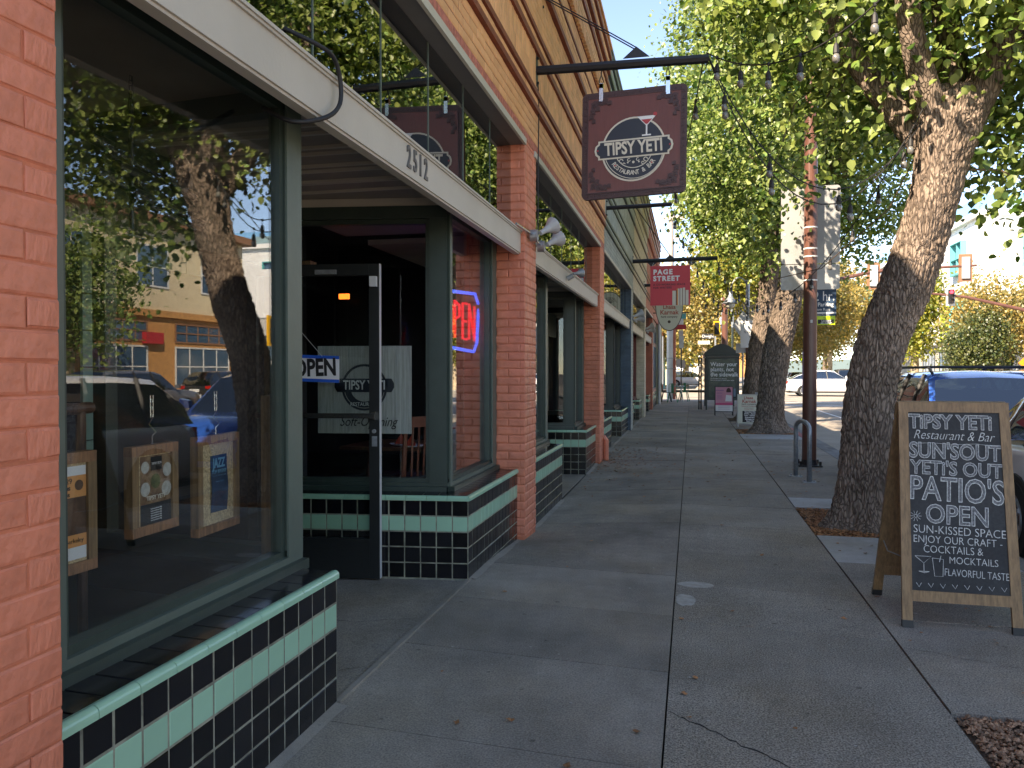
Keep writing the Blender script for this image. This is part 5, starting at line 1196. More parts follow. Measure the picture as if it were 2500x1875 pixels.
for z in (3.62, 3.30, 3.18, 2.82): MB().lathe([(.104, z), (.104, z+.02)], (1.76, 12.6, 0), 24).build('strap', 'white_paint', bp_)
fbox((1.75, 12.485, 2.18), (1.78, 12.493, 2.225), 'light_grey_print', 'tag', bp_)
fbox((1.655, 12.57, 1.1), (1.663, 12.63, 1.75), 'lavender', 'sticker_strip', bp_)
def plate_round(cx, y, cz, w, h, m, nm, par, r=.05, th=.004):
    return MB().prism([(cx+x, y, cz+z) for x, z in rrect(w, h, r)], (0, th, 0)).build(nm, m, par)
s1 = thing('road_sign', 'large blank grey back of a tall rectangular sign on the brown pole', 'sign', (1.776, 12.74, 3.7)); plate_round(1.776, 12.74, 3.70, .86, 1.19, 'sign_back', 'panel', s1)
for x in (1.40, 2.15): fbox((x-.015, 12.735, 3.55), (x+.015, 12.7395, 3.58), 'white_paint', 'bolt_pad', s1)
s2 = thing('road_sign', 'smaller blank grey sign back directly below the tall one', 'sign', (1.776, 12.75, 2.9)); plate_round(1.776, 12.75, 2.90, .86, .39, 'sign_back', 'panel', s2, .035)
for x in (1.37, 2.17): fbox((x-.015, 12.745, 2.88), (x+.015, 12.7495, 2.91), 'white_paint', 'bolt_pad', s2)
mb = MB(); mb.box((1.66, 12.70, 3.2), (1.86, 12.735, 3.23)); mb.build('bracket', 'galv', s1)
s3 = thing('parking_sign', 'navy and lime 2 hr. Max. Parking sign partly behind the brown pole', 'sign', (1.95, 12.79, 2.45)); PY = 12.79
fbox((1.70, PY, 2.36), (2.165, PY+.004, 2.72), 'navy_print' if False else 'blue_print', 'blue_panel', s3); fbox((1.70, PY, 2.335), (2.165, PY+.004, 2.3595), 'white_print', 'white_band', s3); fbox((1.70, PY, 2.30), (2.165, PY+.004, 2.3345), 'blue_print', 'hours_band', s3); fbox((1.70, PY, 2.165), (2.15, PY+.004, 2.2995), 'lime_sign', 'lime_panel', s3)
fbox((1.90, PY-.002, 2.18), (2.13, PY-.0002, 2.245), 'black_print', 'black_label', s3)
text('2 hr.', (1.99, PY-.002, 2.60), .21, 'white_print', s3, xs=.78); text('Max. Parking', (1.925, PY-.002, 2.475), .085, 'white_print', s3, bold=.015, xs=.9); text('Premium Rate', (1.915, PY-.002, 2.40), .056, 'white_print', s3); text('9am to 6pm Mon-Sat', (1.925, PY-.002, 2.317), .032, 'light_grey_print', s3)
text('Located', (2.02, PY-.004, 2.225), .042, 'white_print', s3, bold=.02); text('on meter', (2.02, PY-.004, 2.193), .042, 'white_print', s3, bold=.02); text('Meters', (2.02, PY-.002, 2.27), .03, 'black_print', s3)
mb = MB(); ring(mb, (1.86, PY-.001, 2.235), .022, .032, (1,0,0), (0,0,1), (0,-1,0), .001, 16); mb.build('roundel', 'white_print', s3)
# bike rack
rk = thing('bike_rack', 'galvanised inverted-U bike rack on flange feet beside the brown pole', 'bike rack', (1.43, 10.95, 0))
def flatbar(mb, pts, w, th, ax):
    for a, b in zip(pts[:-1], pts[1:]): mb.tube([a, b], w, 8)
p0, p1 = Vector((1.405, 11.30, 0)), Vector((1.50, 10.72, 0)); hp = []
for k in range(9):
    a = math.pi*k/8; c = (1-math.cos(a))/2; hp.append(p0.lerp(p1, c) + Vector((0, 0, .68 + .10*math.sin(a))))
MB().tube([p0 + Vector((0,0,.01))] + [p0.lerp(p1, 0)+Vector((0,0,.6))] + hp + [p1+Vector((0,0,.6)), p1+Vector((0,0,.01))], .030, 12).build('hoop', 'galv', rk, smooth=True)
for p in (p0, p1): mb = MB(); mb.box((p.x-.085, p.y-.06, .0), (p.x+.085, p.y+.06, .012)); [mb.tube([(p.x+s_*.06, p.y, .01), (p.x+s_*.06, p.y, .03)], .012, 6) for s_ in (-1, 1)]; mb.build('foot_plate', 'galv', rk)
# chalkboard a-frame
cbt = thing('chalkboard_sign', 'wooden A-frame chalkboard reading TiPSY YETI, SUN\'S OUT, PATIO\'S OPEN on the pavement', 'sandwich board', (1.42, 4.95, 0))
FL, FR = Vector((1.172, 4.77, 0)), Vector((1.782, 4.755, 0)); TLp = Vector((1.19, 4.98, 1.268)); TRp = Vector((1.765, 4.965, 1.268))
fu = (FR-FL).normalized()
def fp(s_, t, o=0):
    """s 0..1 across, t 0..1 up the front face"""
    a = FL.lerp(FR, s_); b = TLp.lerp(TRp, s_); n = fu.cross((TLp-FL).normalized()); n = n if n.y < 0 else -n
    return a.lerp(b, t) + n*o
def fbar(mb, s0, s1, t0, t1, o0, o1):
    a, b, c, d = fp(s0, t0, o0), fp(s1, t0, o0), fp(s1, t1, o0), fp(s0, t1, o0); return mb.prism([a, b, c, d], fp(s0, t0, o1)-a)
mb = MB(); fbar(mb, 0, .088, .032, 1, -.022, 0); mb.build('side_rail', 'wood_board', cbt); mb = MB(); fbar(mb, .912, 1, .032, 1, -.022, 0); mb.build('side_rail', 'wood_board', cbt)
mb = MB(); fbar(mb, .0885, .9115, .955, 1, -.022, 0); mb.build('top_rail', 'wood_board', cbt); mb = MB(); fbar(mb, .0885, .9115, .115, .162, -.022, 0); mb.build('bottom_rail', 'wood_board', cbt)
mb = MB(); fbar(mb, .0885, .9115, .1625, .9545, -.016, -.006); mb.build('board', 'chalkboard', cbt)
for s_ in (0, .912): mb = MB(); fbar(mb, s_-.003, s_+.091, 0, .032, -.025, .003); mb.build('rubber_foot', 'plastic_black', cbt)
# rear frame
BLp, BRp = Vector((1.15, 5.42, 0)), Vector((1.76, 5.40, 0)); RT = Vector((0, .035, 0))
def rp_(s_, t, o=0): return BLp.lerp(BRp, s_).lerp((TLp+RT).lerp(TRp+RT, s_), t) + Vector((0, o, o*.3))
def rbar(mb, s0, s1, t0, t1, th=.022): a = rp_(s0, t0); return mb.prism([a, rp_(s1, t0), rp_(s1, t1), rp_(s0, t1)], (0, th, .006))
for s0, s1, t0, t1, nm in ((0, .088, .03, 1, 'rear_rail'), (.912, 1, .03, 1, 'rear_rail'), (.0885, .9115, .95, 1, 'rear_rail'), (.0885, .9115, .115, .16, 'rear_rail')): mb = MB(); rbar(mb, s0, s1, t0, t1); mb.build(nm, 'wood_board', cbt)
mb = MB(); rbar(mb, .0885, .9115, .161, .949, .01); mb.build('rear_board', 'wood_board', cbt)
for s_ in (-.003, .91): mb = MB(); rbar(mb, s_, s_+.094, 0, .03, .026); mb.build('rubber_foot', 'plastic_black', cbt)
MB().tube([fp(.04, .30, -.02), Vector((1.165, 5.1, .36)), rp_(.04, .30)], .004, 5).build('stay_chain', 'galv', cbt)
bu = fu; bup = (TLp-FL).normalized()
def text_width(s, size, sh=0):
    c = bpy.data.curves.new('measure', 'FONT'); c.body = s; c.size = size; c.shear = sh; o = bpy.data.objects.new('measure', c); COL.objects.link(o)
    bpy.context.view_layer.update(); w = o.dimensions.x; bpy.data.objects.remove(o); return w
def chalk(s, sx, ty, size, frac, bold=0.0, outline=False, sh=0, rise=0.0):
    """a line of chalk lettering fitted to a fraction of the board width"""
    u = (bu + bup*rise).normalized(); xs = frac * .492 / text_width(s, size, sh)
    if outline:
        text(s, fp(sx, ty, -.0052), size, 'chalk', cbt, u=u, up=bup, bold=bold+.013, xs=xs, ext=.0003, shear=sh, name='chalk_lettering'); text(s, fp(sx, ty, -.0042), size, 'chalk_fill', cbt, u=u, up=bup, bold=bold-.014, xs=xs, ext=.0003, shear=sh, name='chalk_lettering')
    else: text(s, fp(sx, ty, -.0050), size, 'chalk', cbt, u=u, up=bup, bold=bold, xs=xs, ext=.0003, shear=sh, name='chalk_lettering')
chalk('TiPSY YETi', .47, .908, .112, .87, .026, True, rise=-.015)
chalk('Restaurant & Bar', .49, .848, .075, .86, -.013, sh=.35, rise=-.03)
chalk("SUN'SOUT", .50, .775, .125, .96, .018, True, rise=-.03)
chalk("YETi'S OUT", .505, .698, .110, .96, .016, True, rise=-.035)
chalk("PATIO'S", .50, .602, .190, .97, .010, True, rise=-.04)
chalk('OPEN', .50, .492, .150, .64, .014, True, rise=-.035)
chalk('SUN-KISSED SPACE', .51, .425, .066, .96, -.011, rise=-.03); chalk('ENJOY OUR CRAFT -', .49, .383, .060, .92, -.011, rise=-.02)
chalk('COCKTAILS &', .45, .342, .060, .62, -.011, rise=-.01); chalk('MOCKTAILS', .62, .297, .056, .50, -.011, rise=-.02); chalk('FLAVORFUL TASTE', .64, .243, .058, .66, -.011, rise=-.03)
mb = MB()
def cl_(pts, r=.0016): mb.tube([fp(a, b, -.004) for a, b in pts], r, 4)
cl_([(.12, .312), (.26, .312), (.195, .282), (.12, .312)]); cl_([(.195, .282), (.195, .248)]); cl_([(.15, .246), (.24, .246), (.20, .240), (.15, .246)]); cl_([(.27, .306), (.365, .302), (.355, .228), (.285, .228), (.27, .306)]); cl_([(.33, .29), (.345, .318)])
for k in range(10): a = k*.628; cl_([(.135+.022*math.cos(a), .487+.010*math.sin(a)), (.135+.052*math.cos(a), .487+.024*math.sin(a))], .0012)
cl_([(.135+.015*math.cos(k*.785), .487+.007*math.sin(k*.785)) for k in range(9)])
for k in range(8): x = .15+.102*k; cl_([(x-.025, .196), (x, .178), (x+.02, .196)], .0015)
cl_([(.11, .812), (.3, .816), (.5, .810), (.7, .815), (.88, .804)], .0009)
mb.build('chalk_drawing', 'chalk', cbt)
# cream and pink a-frames
lh = thing('sandwich_board', 'cream A-frame board with red Lhasa Karnak lettering leaning by the second tree', 'sandwich board', (1.42, 21.0, 0))
LY = 20.9; q = lambda x, z: Vector((x, LY + .12*(z/.9), z))
MB().prism([q(1.17, .10), q(1.72, .10), q(1.72, .82), q(1.17, .82)], (0, .02, 0)).build('board', 'oval_cream', lh); MB().prism([Vector((1.17, LY+.5, .04)), Vector((1.72, LY+.5, .04)), q(1.72, .85)+Vector((0,.03,0)), q(1.17, .85)+Vector((0,.03,0))], (0, .02, 0)).build('rear_board', 'white_paint', lh)
for x in (1.18, 1.69): MB().tube([q(x, 0)+Vector((0, .03, 0)), q(x, .84)+Vector((0,.03,0))], .014, 6).build('leg', 'white_paint', lh)
fbox((1.60, LY+.05, .85), (1.70, LY+.10, .90), 'galv', 'handle', lh)
lt = lambda s, x, z, sz, m, **k: text(s, q(x, z)+Vector((0, -.004, 0)), sz, m, lh, up=(0, .12, .9), **k)
lt('Lhasa', 1.44, .755, .105, 'herb_red', bold=.02); lt('Karnak', 1.455, .665, .12, 'herb_red', bold=.02); lt('herb company', 1.45, .595, .062, 'herb_dark', bold=.01); lt('Natural Products', 1.45, .54, .052, 'herb_red'); lt('Unique Gifts', 1.45, .468, .045, 'herb_red')
MB().prism([q(1.34, .495)-Vector((0,.003,0)), q(1.58, .495)-Vector((0,.003,0)), q(1.58, .50)-Vector((0,.003,0)), q(1.34, .50)-Vector((0,.003,0))], (0, .001, 0)).build('rule', 'herb_dark', lh)
MB().prism([q(1.29, .13)-Vector((0,.003,0)), q(1.67, .13)-Vector((0,.003,0)), q(1.67, .42)-Vector((0,.003,0)), q(1.29, .42)-Vector((0,.003,0))], (0, .002, 0)).build('black_panel', 'black_print', lh)
for k, s in enumerate(('Essential Oils', 'Herbs - Spices', 'Teas - Ginseng', 'Supplements', 'Massage and', 'Bath Oils')): lt(s, 1.48, .395-.047*k, .050, 'white_print', bold=.03, ext=.003)
pk = thing('sandwich_board', 'pink rewards poster in a black A-frame in front of the bus shelter', 'sandwich board', (1.03, 26.1, 0))
KY = 26.1; k_ = lambda x, z, o=0: Vector((x, KY + .1*(z/.95) - o, z))
MB().prism([k_(.75, .13), k_(1.33, .13), k_(1.33, .95), k_(.75, .95)], (0, .02, 0)).build('frame', 'black_metal', pk)
for nm, m, a, b in (('pink_panel', 'pink_print', .42, .93), ('magenta_band', 'magenta_print', .345, .42), ('white_panel', 'white_print', .15, .345)): MB().prism([k_(.77, a, .002), k_(1.31, a, .002), k_(1.31, b, .002), k_(.77, b, .002)], (0, .0015, 0)).build(nm, m, pk)
for x in (.755, 1.315): MB().tube([k_(x, 0), k_(x, .95)], .012, 5).build('leg', 'black_metal', pk); MB().tube([(x, KY+.45, 0), k_(x, .95)+Vector((0, .03, 0))], .012, 5).build('leg', 'black_metal', pk)
text('REWARDS', k_(.90, .82, .004), .055, 'violet_print', pk, bold=.03)
for z in (.74, .71, .66, .62, .58, .54): MB().prism([k_(.80, z, .0035), k_(.98, z, .0035), k_(.98, z+.008, .0035), k_(.80, z+.008, .0035)], (0, .001, 0)).build('text_line', 'violet_print', pk)
for z in (.31, .26, .21): MB().prism([k_(.85, z, .0035), k_(1.22, z, .0035), k_(1.22, z+.012, .0035), k_(.85, z+.012, .0035)], (0, .001, 0)).build('text_line', 'lavender', pk)
MB().prism([p - Vector((0, .004, 0)) for p in disc(k_(1.18, .78), .075, (1,0,0), (0,0,1), 16, .13)], (0, .001, 0)).build('figure_hair', 'hair_print', pk); MB().prism([p - Vector((0, .006, 0)) for p in disc(k_(1.18, .80), .045, (1,0,0), (0,0,1), 14, .06)], (0, .001, 0)).build('figure_face', 'skin_print', pk); MB().prism([k_(x, z, .006) for x, z in ((1.07, .47), (1.28, .47), (1.27, .66), (1.10, .68))], (0, .001, 0)).build('figure_coat', 'white_print', pk)
# bus shelter
sh = thing('bus_shelter', 'dark green bus shelter with curved roof and a Water your plants advertisement', 'bus shelter', (1.1, 30.2, 0)); HY = 30.0
MB().prism([(.48 + 1.24*k/14 - .02, HY-.1, 2.12 + .34*math.sin(math.pi*k/14)) for k in range(15)] + [(1.70, HY-.1, 2.10), (.46, HY-.1, 2.10)], (0, 3.6, 0)).build('roof', 'shelter_green', sh)
MB().box((.46, HY-.12, 1.98), (1.74, HY+3.5, 2.06)).build('roof_rail', 'shelter_green', sh); MB().box((.46, HY-.12, 2.065), (1.74, HY+3.5, 2.098)).build('gutter_rail', 'frame_green', sh)
for x in (.55, 1.70): MB().box((x-.03, HY-.02, 0), (x+.03, HY+.05, 1.98)).build('post', 'shelter_green', sh); MB().box((x-.03, HY+3.3, 0), (x+.03, HY+3.36, 1.98)).build('post', 'shelter_green', sh)
MB().box((.581, HY-.04, .36), (1.669, HY+.12, 1.97)).build('advert_case', 'shelter_green', sh); MB().box((.64, HY-.046, .45), (1.62, HY-.0401, 1.90)).build('poster', 'poster_dark', sh)
for k, s in enumerate(('Water your', 'plants, not', 'the sidewalk')): text(s, (.69, HY-.052, 1.70-.19*k), .215, 'white_print', sh, align='LEFT', xs=.92, bold=.008, ext=.003)
for k in range(2): text(('The East Bay is in drought.', 'Now is the time to avoid water waste.')[k], (.69, HY-.05, 1.17-.065*k), .055, 'white_print', sh, align='LEFT')
MB().box((1.30, HY-.05, .5), (1.60, HY-.0461, .80)).build('blue_notice', 'poster_blue', sh)
for x in (.36, .28): MB().tube([(x, HY+.25, 0), (x, HY+.25, 1.95)], .028, 8).build('rail_post', 'shelter_green', sh)
for z in (.25, .95, 1.55): MB().box((.28, HY+.23, z), (.36, HY+.27, z+.05)).build('rail_bar', 'brown_trim', sh)
MB().box((.9, HY+.8, .42), (1.5, HY+2.6, .47)).build('bench', 'shelter_green', sh)
for y in (HY+.9, HY+2.5): MB().box((1.15, y, 0), (1.25, y+.06, .42)).build('bench_leg', 'shelter_green', sh)
# bus stop flag, lamps
bs = thing('bus_stop_sign', 'white bus stop timetable panel on a dark post half behind the leaning trunks', 'sign', (1.72, 25.4, 0))
MB().tube([(1.70, 25.4, 0), (1.70, 25.4, 3.0)], .05, 8).build('post', 'pole_brown', bs); fbox((1.49, 25.32, 2.18), (2.02, 25.34, 3.02), 'white_print', 'panel', bs); fbox((1.36, 25.42, 2.02), (1.85, 25.44, 2.32), 'light_grey_print', 'rear_panel', bs)
for s, x, z in (('AC Transit', 1.75, 2.93), ('72 72M 72R', 1.78, 2.66), ('72L', 1.80, 2.50), ('72R', 1.80, 2.35)): text(s, (x, 25.315, z), .08, 'navy_print', bs)
def gooseneck(x, y, zt, side, label, s=1.0):
    t = thing('street_lamp', label, 'street lamp', (x, y, 0), 'gooseneck street lamps along the kerb')
    MB().tube([(x, y, 0), (x, y, zt-.5)], .055, 8).build('post', 'pole_brown' if s > 5 else 'shelter_green', t); MB().tube([(x, y, zt-1.0), (x, y, zt-.05)], .07, 8).build('collar', 'lamp_grey', t)
    arc = [(x + side*.30*s*(1-math.cos(a)), y, zt-.5 + .55*s*math.sin(a)) for a in [k*math.pi/10 for k in range(10)]]
    MB().tube(arc, .022, 6).build('gooseneck', 'lamp_grey', t); ex_ = x+side*.60*s; zl = zt-.62
    MB().lathe([(.03, zl+.18), (.07, zl+.12), (.08, zl), (.11, zl-.06), (.27*s, zl-.24*s), (.26*s, zl-.26*s), (.16*s, zl-.26*s)], (ex_, y, 0), 16).build('shade', 'lamp_grey', t, smooth=True); MB().lathe([(.17*s, zl-.262*s), (.165*s, zl-.34*s), (.09*s, zl-.42*s), (.02, zl-.44*s)], (ex_, y, 0), 14).build('globe', 'lamp_lens', t, smooth=True)
gooseneck(1.95, 29.0, 4.75, -1, 'grey bell shaped street lamp on a curved arm, the nearer one above the bus shelter'); gooseneck(2.1, 42.5, 4.75, -1, 'smaller grey bell street lamp further away beside the crossing')
dg = thing('road_sign', 'grey diamond sign back half hidden by string lights behind the bus stop panel', 'sign', (1.6, 27.5, 3.0))
MB().prism([(1.30+.05, 27.5, 3.0), (1.70, 27.5, 3.50), (2.12, 27.5, 3.0), (1.70, 27.5, 2.5)], (0, .01, 0)).build('panel', 'sign_back', dg); MB().tube([(1.70, 27.53, 0), (1.70, 27.53, 3.3)], .03, 6).build('post', 'galv', dg)
# utility pole and cafe set at the corner
up_ = thing('utility_pole', 'white wrapped utility pole with meter boxes at the far end of the shops', 'pole', (-1.05, 41.0, 0))
MB().tube([(-1.05, 41, 0), (-1.05, 41, 3.9)], .2, 14).build('wrapped_base', 'white_paint', up_); MB().tube([(-.86, 40.9, 0), (-.86, 40.9, 3.9)], .08, 8).build('red_conduit', 'red_brick', up_); MB().tube([(-1.05, 41, 3.9), (-1.05, 41, 9.6)], .14, 10).build('upper_pole', 'stucco_taupe', up_)
for x, z in ((-.75, 1.65), (-.52, 1.6), (-.62, 3.1)): fbox((x, 40.5, z), (x+.2, 40.75, z+.42), 'pink_print' if False else 'stucco_taupe', 'meter_box', up_)
for z in (1.55, 2.1): fbox((-1.27, 40.78, z), (-.7, 40.8, z+.03), 'galv', 'band', up_)
fbox((-1.5, 40.8, 9.2), (-.4, 40.95, 9.4), 'stucco_taupe', 'crossarm', up_)
mp = thing('sign_post', 'thin dark metal post beside the cafe table', 'pole', (-.5, 40.0, 0)); MB().tube([(-.5, 40, 0), (-.5, 40, 3.0)], .035, 8).build('post', 'black_metal', mp); fbox((-.62, 39.96, 2.6), (-.38, 39.98, 3.2), 'sign_back', 'plate', mp)
ct = thing('cafe_table', 'small grey metal cafe table on the pavement at the far corner', 'table', (-.65, 37.6, 0)); MB().lathe([(.0, .72), (.33, .72), (.34, .735), (.33, .75), (.0, .75)], (-.65, 37.6, 0), 20).build('table_top', 'table_metal', ct)
for sx in (-1, 1):
    for sy in (-1, 1): MB().tube([(-.65+sx*.16, 37.6+sy*.16, .72), (-.65+sx*.28, 37.6+sy*.28, 0)], .022, 5).build('leg', 'table_metal', ct)
def cafe_chair(x, y, rz, m, label):
    t = thing('cafe_chair', label, 'chair', (0, 0, 0), 'metal cafe chairs at the far corner')
    for sx in (-1, 1):
        for sy in (-1, 1): MB().tube([(sx*.15, sy*.15, .44), (sx*.23, sy*.23, 0)], .022, 5).build('leg', m, t)
    MB().box((-.19, -.19, .43), (.19, .19, .455)).build('seat', m, t); mb = MB(); mb.tube([(-.17, .17, .45), (-.16, .22, .84), (0, .24, .88), (.16, .22, .84), (.17, .17, .45)], .014, 5); mb.box((-.06, .20, .45), (.06, .215, .86)); mb.build('backrest', m, t)
    t.location = (x, y, 0); t.rotation_euler.z = rz
cafe_chair(-.85, 36.9, R(180), 'chair_green', 'green metal cafe chair on the near side of the table'); cafe_chair(-1.15, 37.5, R(95), 'black_metal', 'dark metal cafe chair at the wall side of the table'); cafe_chair(-.35, 38.3, R(-10), 'chair_green', 'green metal cafe chair behind the table')

# ================================================================ string lights
def string(label, a, b, sag, n, mat_='cable', gap=.62, s=1.0, pts=None, r=.006):
    a, b = Vector(a), Vector(b); t = thing('string_lights', label, 'string lights', tuple(a), 'festoon strings between the brackets and the trees')
    K = 18; P = [a.lerp(b, k/K) - Vector((0, 0, 4*sag*(k/K)*(1-k/K))) for k in range(K+1)]; MB().tube(P, r, 5).build('cable', mat_, t)
    L = sum((P[k+1]-P[k]).length for k in range(K)); m = int(L/gap); acc = 0; k = 0
    for i in range(m):
        d = (i+.5)*gap
        while k < K and acc + (P[k+1]-P[k]).length < d: acc += (P[k+1]-P[k]).length; k += 1
        if k >= K: break
        p = P[k].lerp(P[k+1], (d-acc)/(P[k+1]-P[k]).length); sk = MB()
        sk.tube([p, p-Vector((0,0,.06*s))], .004, 4); sk.tube([p-Vector((0,0,.055*s)), p-Vector((0,0,.075*s)), p-Vector((0,0,.13*s))], [.010*s, .019*s, .024*s], 8); sk.tube([p-Vector((0, .0, -.012)), p-Vector((0, 0, .012))], .013, 5); o = sk.build('socket', 'cable', t)
        MB().tube([p-Vector((0,0,.13*s)), p-Vector((0,0,.155*s)), p-Vector((0,0,.185*s)), p-Vector((0,0,.20*s))], [.016*s, .028*s, .026*s, .008*s], 8).build('bulb', 'bulb_glass', o, smooth=True)
    return t
AE = (.12, 7.2, 4.29)
string('festoon string swagging from the first bracket up to the right past the near branches', AE, (1.40, 5.6, 4.10), .32, 5, gap=.34)
string('festoon string swagging low from the first bracket to the near tree fork', AE, (2.18, 7.72, 3.98), 1.05, 6, gap=.72)
string('second festoon string hanging just beside the first towards the near tree', (.13, 7.22, 4.27), (2.12, 7.62, 4.05), 1.22, 6, gap=.8)
string('long festoon string from the near fork across the pole to the red sign', (2.12, 7.95, 3.95), (.55, 19.4, 4.2), 1.45, 16, gap=.85)
string('festoon string running from the bare bracket up the street to the street lamp', (-.35, 13.3, 4.2), (1.9, 29.0, 4.0), .9, 14, gap=.95)
string('festoon string running from the first bracket up the street to the second tree', (.10, 7.2, 4.25), (-.33, 13.3, 4.22), .1, 5, gap=1.9)
string('far festoon string from the red sign bracket to the third tree', (.55, 19.4, 4.18), (2.1, 24.0, 3.6), .6, 6, gap=.8)
string('far festoon string from the oval sign bracket over to the second tree', (-.05, 24.0, 4.05), (2.1, 19.5, 3.3), .7, 6, gap=.8)
wr = thing('overhead_cable', 'pair of thin cables slanting down into the near tree fork', 'cable', (1.2, 9, 3)); MB().tube([(2.2, 7.7, 3.9), (1.95, 8.6, 3.1), (1.6, 10.5, 2.75), (1.2, 12, 2.8)], .006, 5).build('cable_run', 'rope_wood', wr)

# ================================================================ vehicles
def car(name, label, loc, rz, paint, L=4.4, W_=1.8, H=1.6, kind='suv', rails=False, plate=None, scale=1.0, group=None, cat='car'):
    """built facing -y (front at y=-L/2), then turned by rz"""
    t = thing(name, label, cat, (0, 0, 0), group); w = W_/2
    bz0 = .24; belt = H*.585
    if kind == 'suv': prof = [(-.5, .46, .86), (-.47, .60, .93), (-.42, .685, .97), (-.26, .72, 1), (-.24, .72, 1), (-.10, .60/.585*belt/H*1.0 and .60, 1), (.2, .60, 1), (.42, .615, .99), (.485, .62, .95), (.5, .52, .9)]
    st = []
    hood = {'suv': .62, 'sedan': .66}[kind]; nose = [(-.5, .40, .80), (-.49, .50, .90), (-.44, .57, .96), (-.36, hood*.97, .985), (-.22, hood, 1.0), (0, hood, 1.0), (.25, hood, 1.0), (.42, hood*1.0, .985), (.475, hood*.97, .95), (.497, .52, .90), (.5, .36, .85)]
    vs = []; ringn = 12
    for (yy, zt, wf) in nose:
        y = yy*L; Z = zt*H; ww = w*wf; z0 = bz0 + (.06 if abs(yy) > .47 else 0)
        half = [(ww*.80, z0), (ww*.97, z0+.07), (ww*1.0, (z0+Z)/2), (ww*.985, Z-.10), (ww*.94, Z-.035), (ww*.80, Z)]
        if abs(yy) < .30: half = [(ww*.80, z0), (ww*.97, z0+.07), (ww*1.0, (z0+Z)/2), (ww*.985, Z-.10), (ww*.96, Z-.02), (ww*.90, Z)]
        vs += [(x, y, z) for x, z in half] + [(-x, y, z) for x, z in half[::-1]]
    n = len(nose); mb = MB(); mb.add(vs, [(i*12+k, i*12+(k+1) % 12, (i+1)*12+(k+1) % 12, (i+1)*12+k) for i in range(n-1) for k in range(12)] + [tuple(range(12))[::-1], tuple((n-1)*12+k for k in range(12))])
    body = mb.build('body', paint, t, smooth=True)
    # greenhouse
    ga = {'suv': [(-.235, 0, .80), (-.20, .22, .80), (-.11, .86, .70), (-.06, .97, .665), (.05, 1.0, .66), (.25, .99, .66), (.38, .93, .655), (.455, .45, .72), (.475, 0, .78)], 'sedan': [(-.20, 0, .80), (-.16, .22, .79), (-.06, .88, .68), (.0, .98, .64), (.10, 1.0, .63), (.22, .93, .64), (.36, .42, .72), (.45, 0, .8)]}[kind]
    zb = hood*H - .02; hg = H - zb; vs = []
    for yy, k, wf in ga:
        y = yy*L; Z = zb + hg*k; kk = max(k, .02); wt = w*(wf*kk + .86*(1-kk)); wb = w*.91
        half = [(wb, zb), (wb+(wt-wb)*.42, zb+(Z-zb)*.5), (wb+(wt-wb)*.86, zb+(Z-zb)*.86), (wt*.93, zb+(Z-zb)*.955), (wt*.62, zb+(Z-zb)*.992), (wt*.02, Z+.012*kk)]
        bow = -.05*L*(1-kk)*(1 if yy < .1 else -1)*.35
        vs += [(x, y + bow*(1-(x/w)**2), z) for x, z in half] + [(-x, y + bow*(1-(x/w)**2), z) for x, z in half[::-1]]
    n = len(ga); gm = MB(); rm = MB(); gfs = []; rfs = []
    for i in range(n-1):
        for k in range(11):
            f = (i*12+k, i*12+k+1, (i+1)*12+k+1, (i+1)*12+k)
            roof = 2 <= k <= 8 and ga[i][1] > .85 and ga[i+1][1] > .85
            (rfs if (roof or k in (2, 8)) else gfs).append(f)
    gm.add(vs, gfs); rm.add(vs, rfs); gm.build('windows', 'car_glass', t, smooth=True); rm.build('roof', paint, t, smooth=True)
    pm = MB()
    for yy in ((-.03, .13, .30) if kind == 'suv' else (.02, .2)):
        for sx in (-1, 1): pm.tube([(sx*(w*.905), yy*L, zb), (sx*(w*.79), yy*L+.03, zb+hg*.55), (sx*(w*.675), yy*L+.06, zb+hg*.93)], .03, 5)
    pm.build('pillar', 'plastic_black', t)
    # interior mass so the cabin is not empty
    im = MB()
    for yy in (-.05, .17):
        for sx in (-.36, .36): im.box((sx*w-.2, yy*L, .5), (sx*w+.2, yy*L+.12, zb+hg*.62))
    im.build('seat', 'plastic_black', t)
    rr = .335 if kind == 'suv' else .315
    for yy in (-.32, .30):
        for sx in (-1, 1):
            arch = MB(); arch.prism([(sx*w*.93, yy*L + (rr+.05)*math.cos(a), rr + (rr+.05)*math.sin(a)) for a in [k*math.pi/10 for k in range(-1, 12)]], (sx*(w*.085), 0, 0)); arch.build('wheel_arch', 'plastic_black', t)
            wh = MB(); wh.tube([(sx*w*.82, yy*L, rr), (sx*w*1.025, yy*L, rr)], rr, 22); wo_ = wh.build('wheel', 'tyre', t)
            hb = MB(); hb.tube([(sx*w*1.0, yy*L, rr), (sx*w*1.032, yy*L, rr)], rr*.42, 14); [hb.tube([(sx*w*1.03, yy*L, rr), (sx*w*1.03, yy*L+rr*.62*math.cos(a), rr+rr*.62*math.sin(a))], .028, 5) for a in [k*2*math.pi/7 for k in range(7)]]; ring(hb, (sx*w*1.022, yy*L, rr), rr*.58, rr*.66, (0,1,0), (0,0,1), (sx,0,0), .015, 20); hb.build('rim', 'rim', wo_)
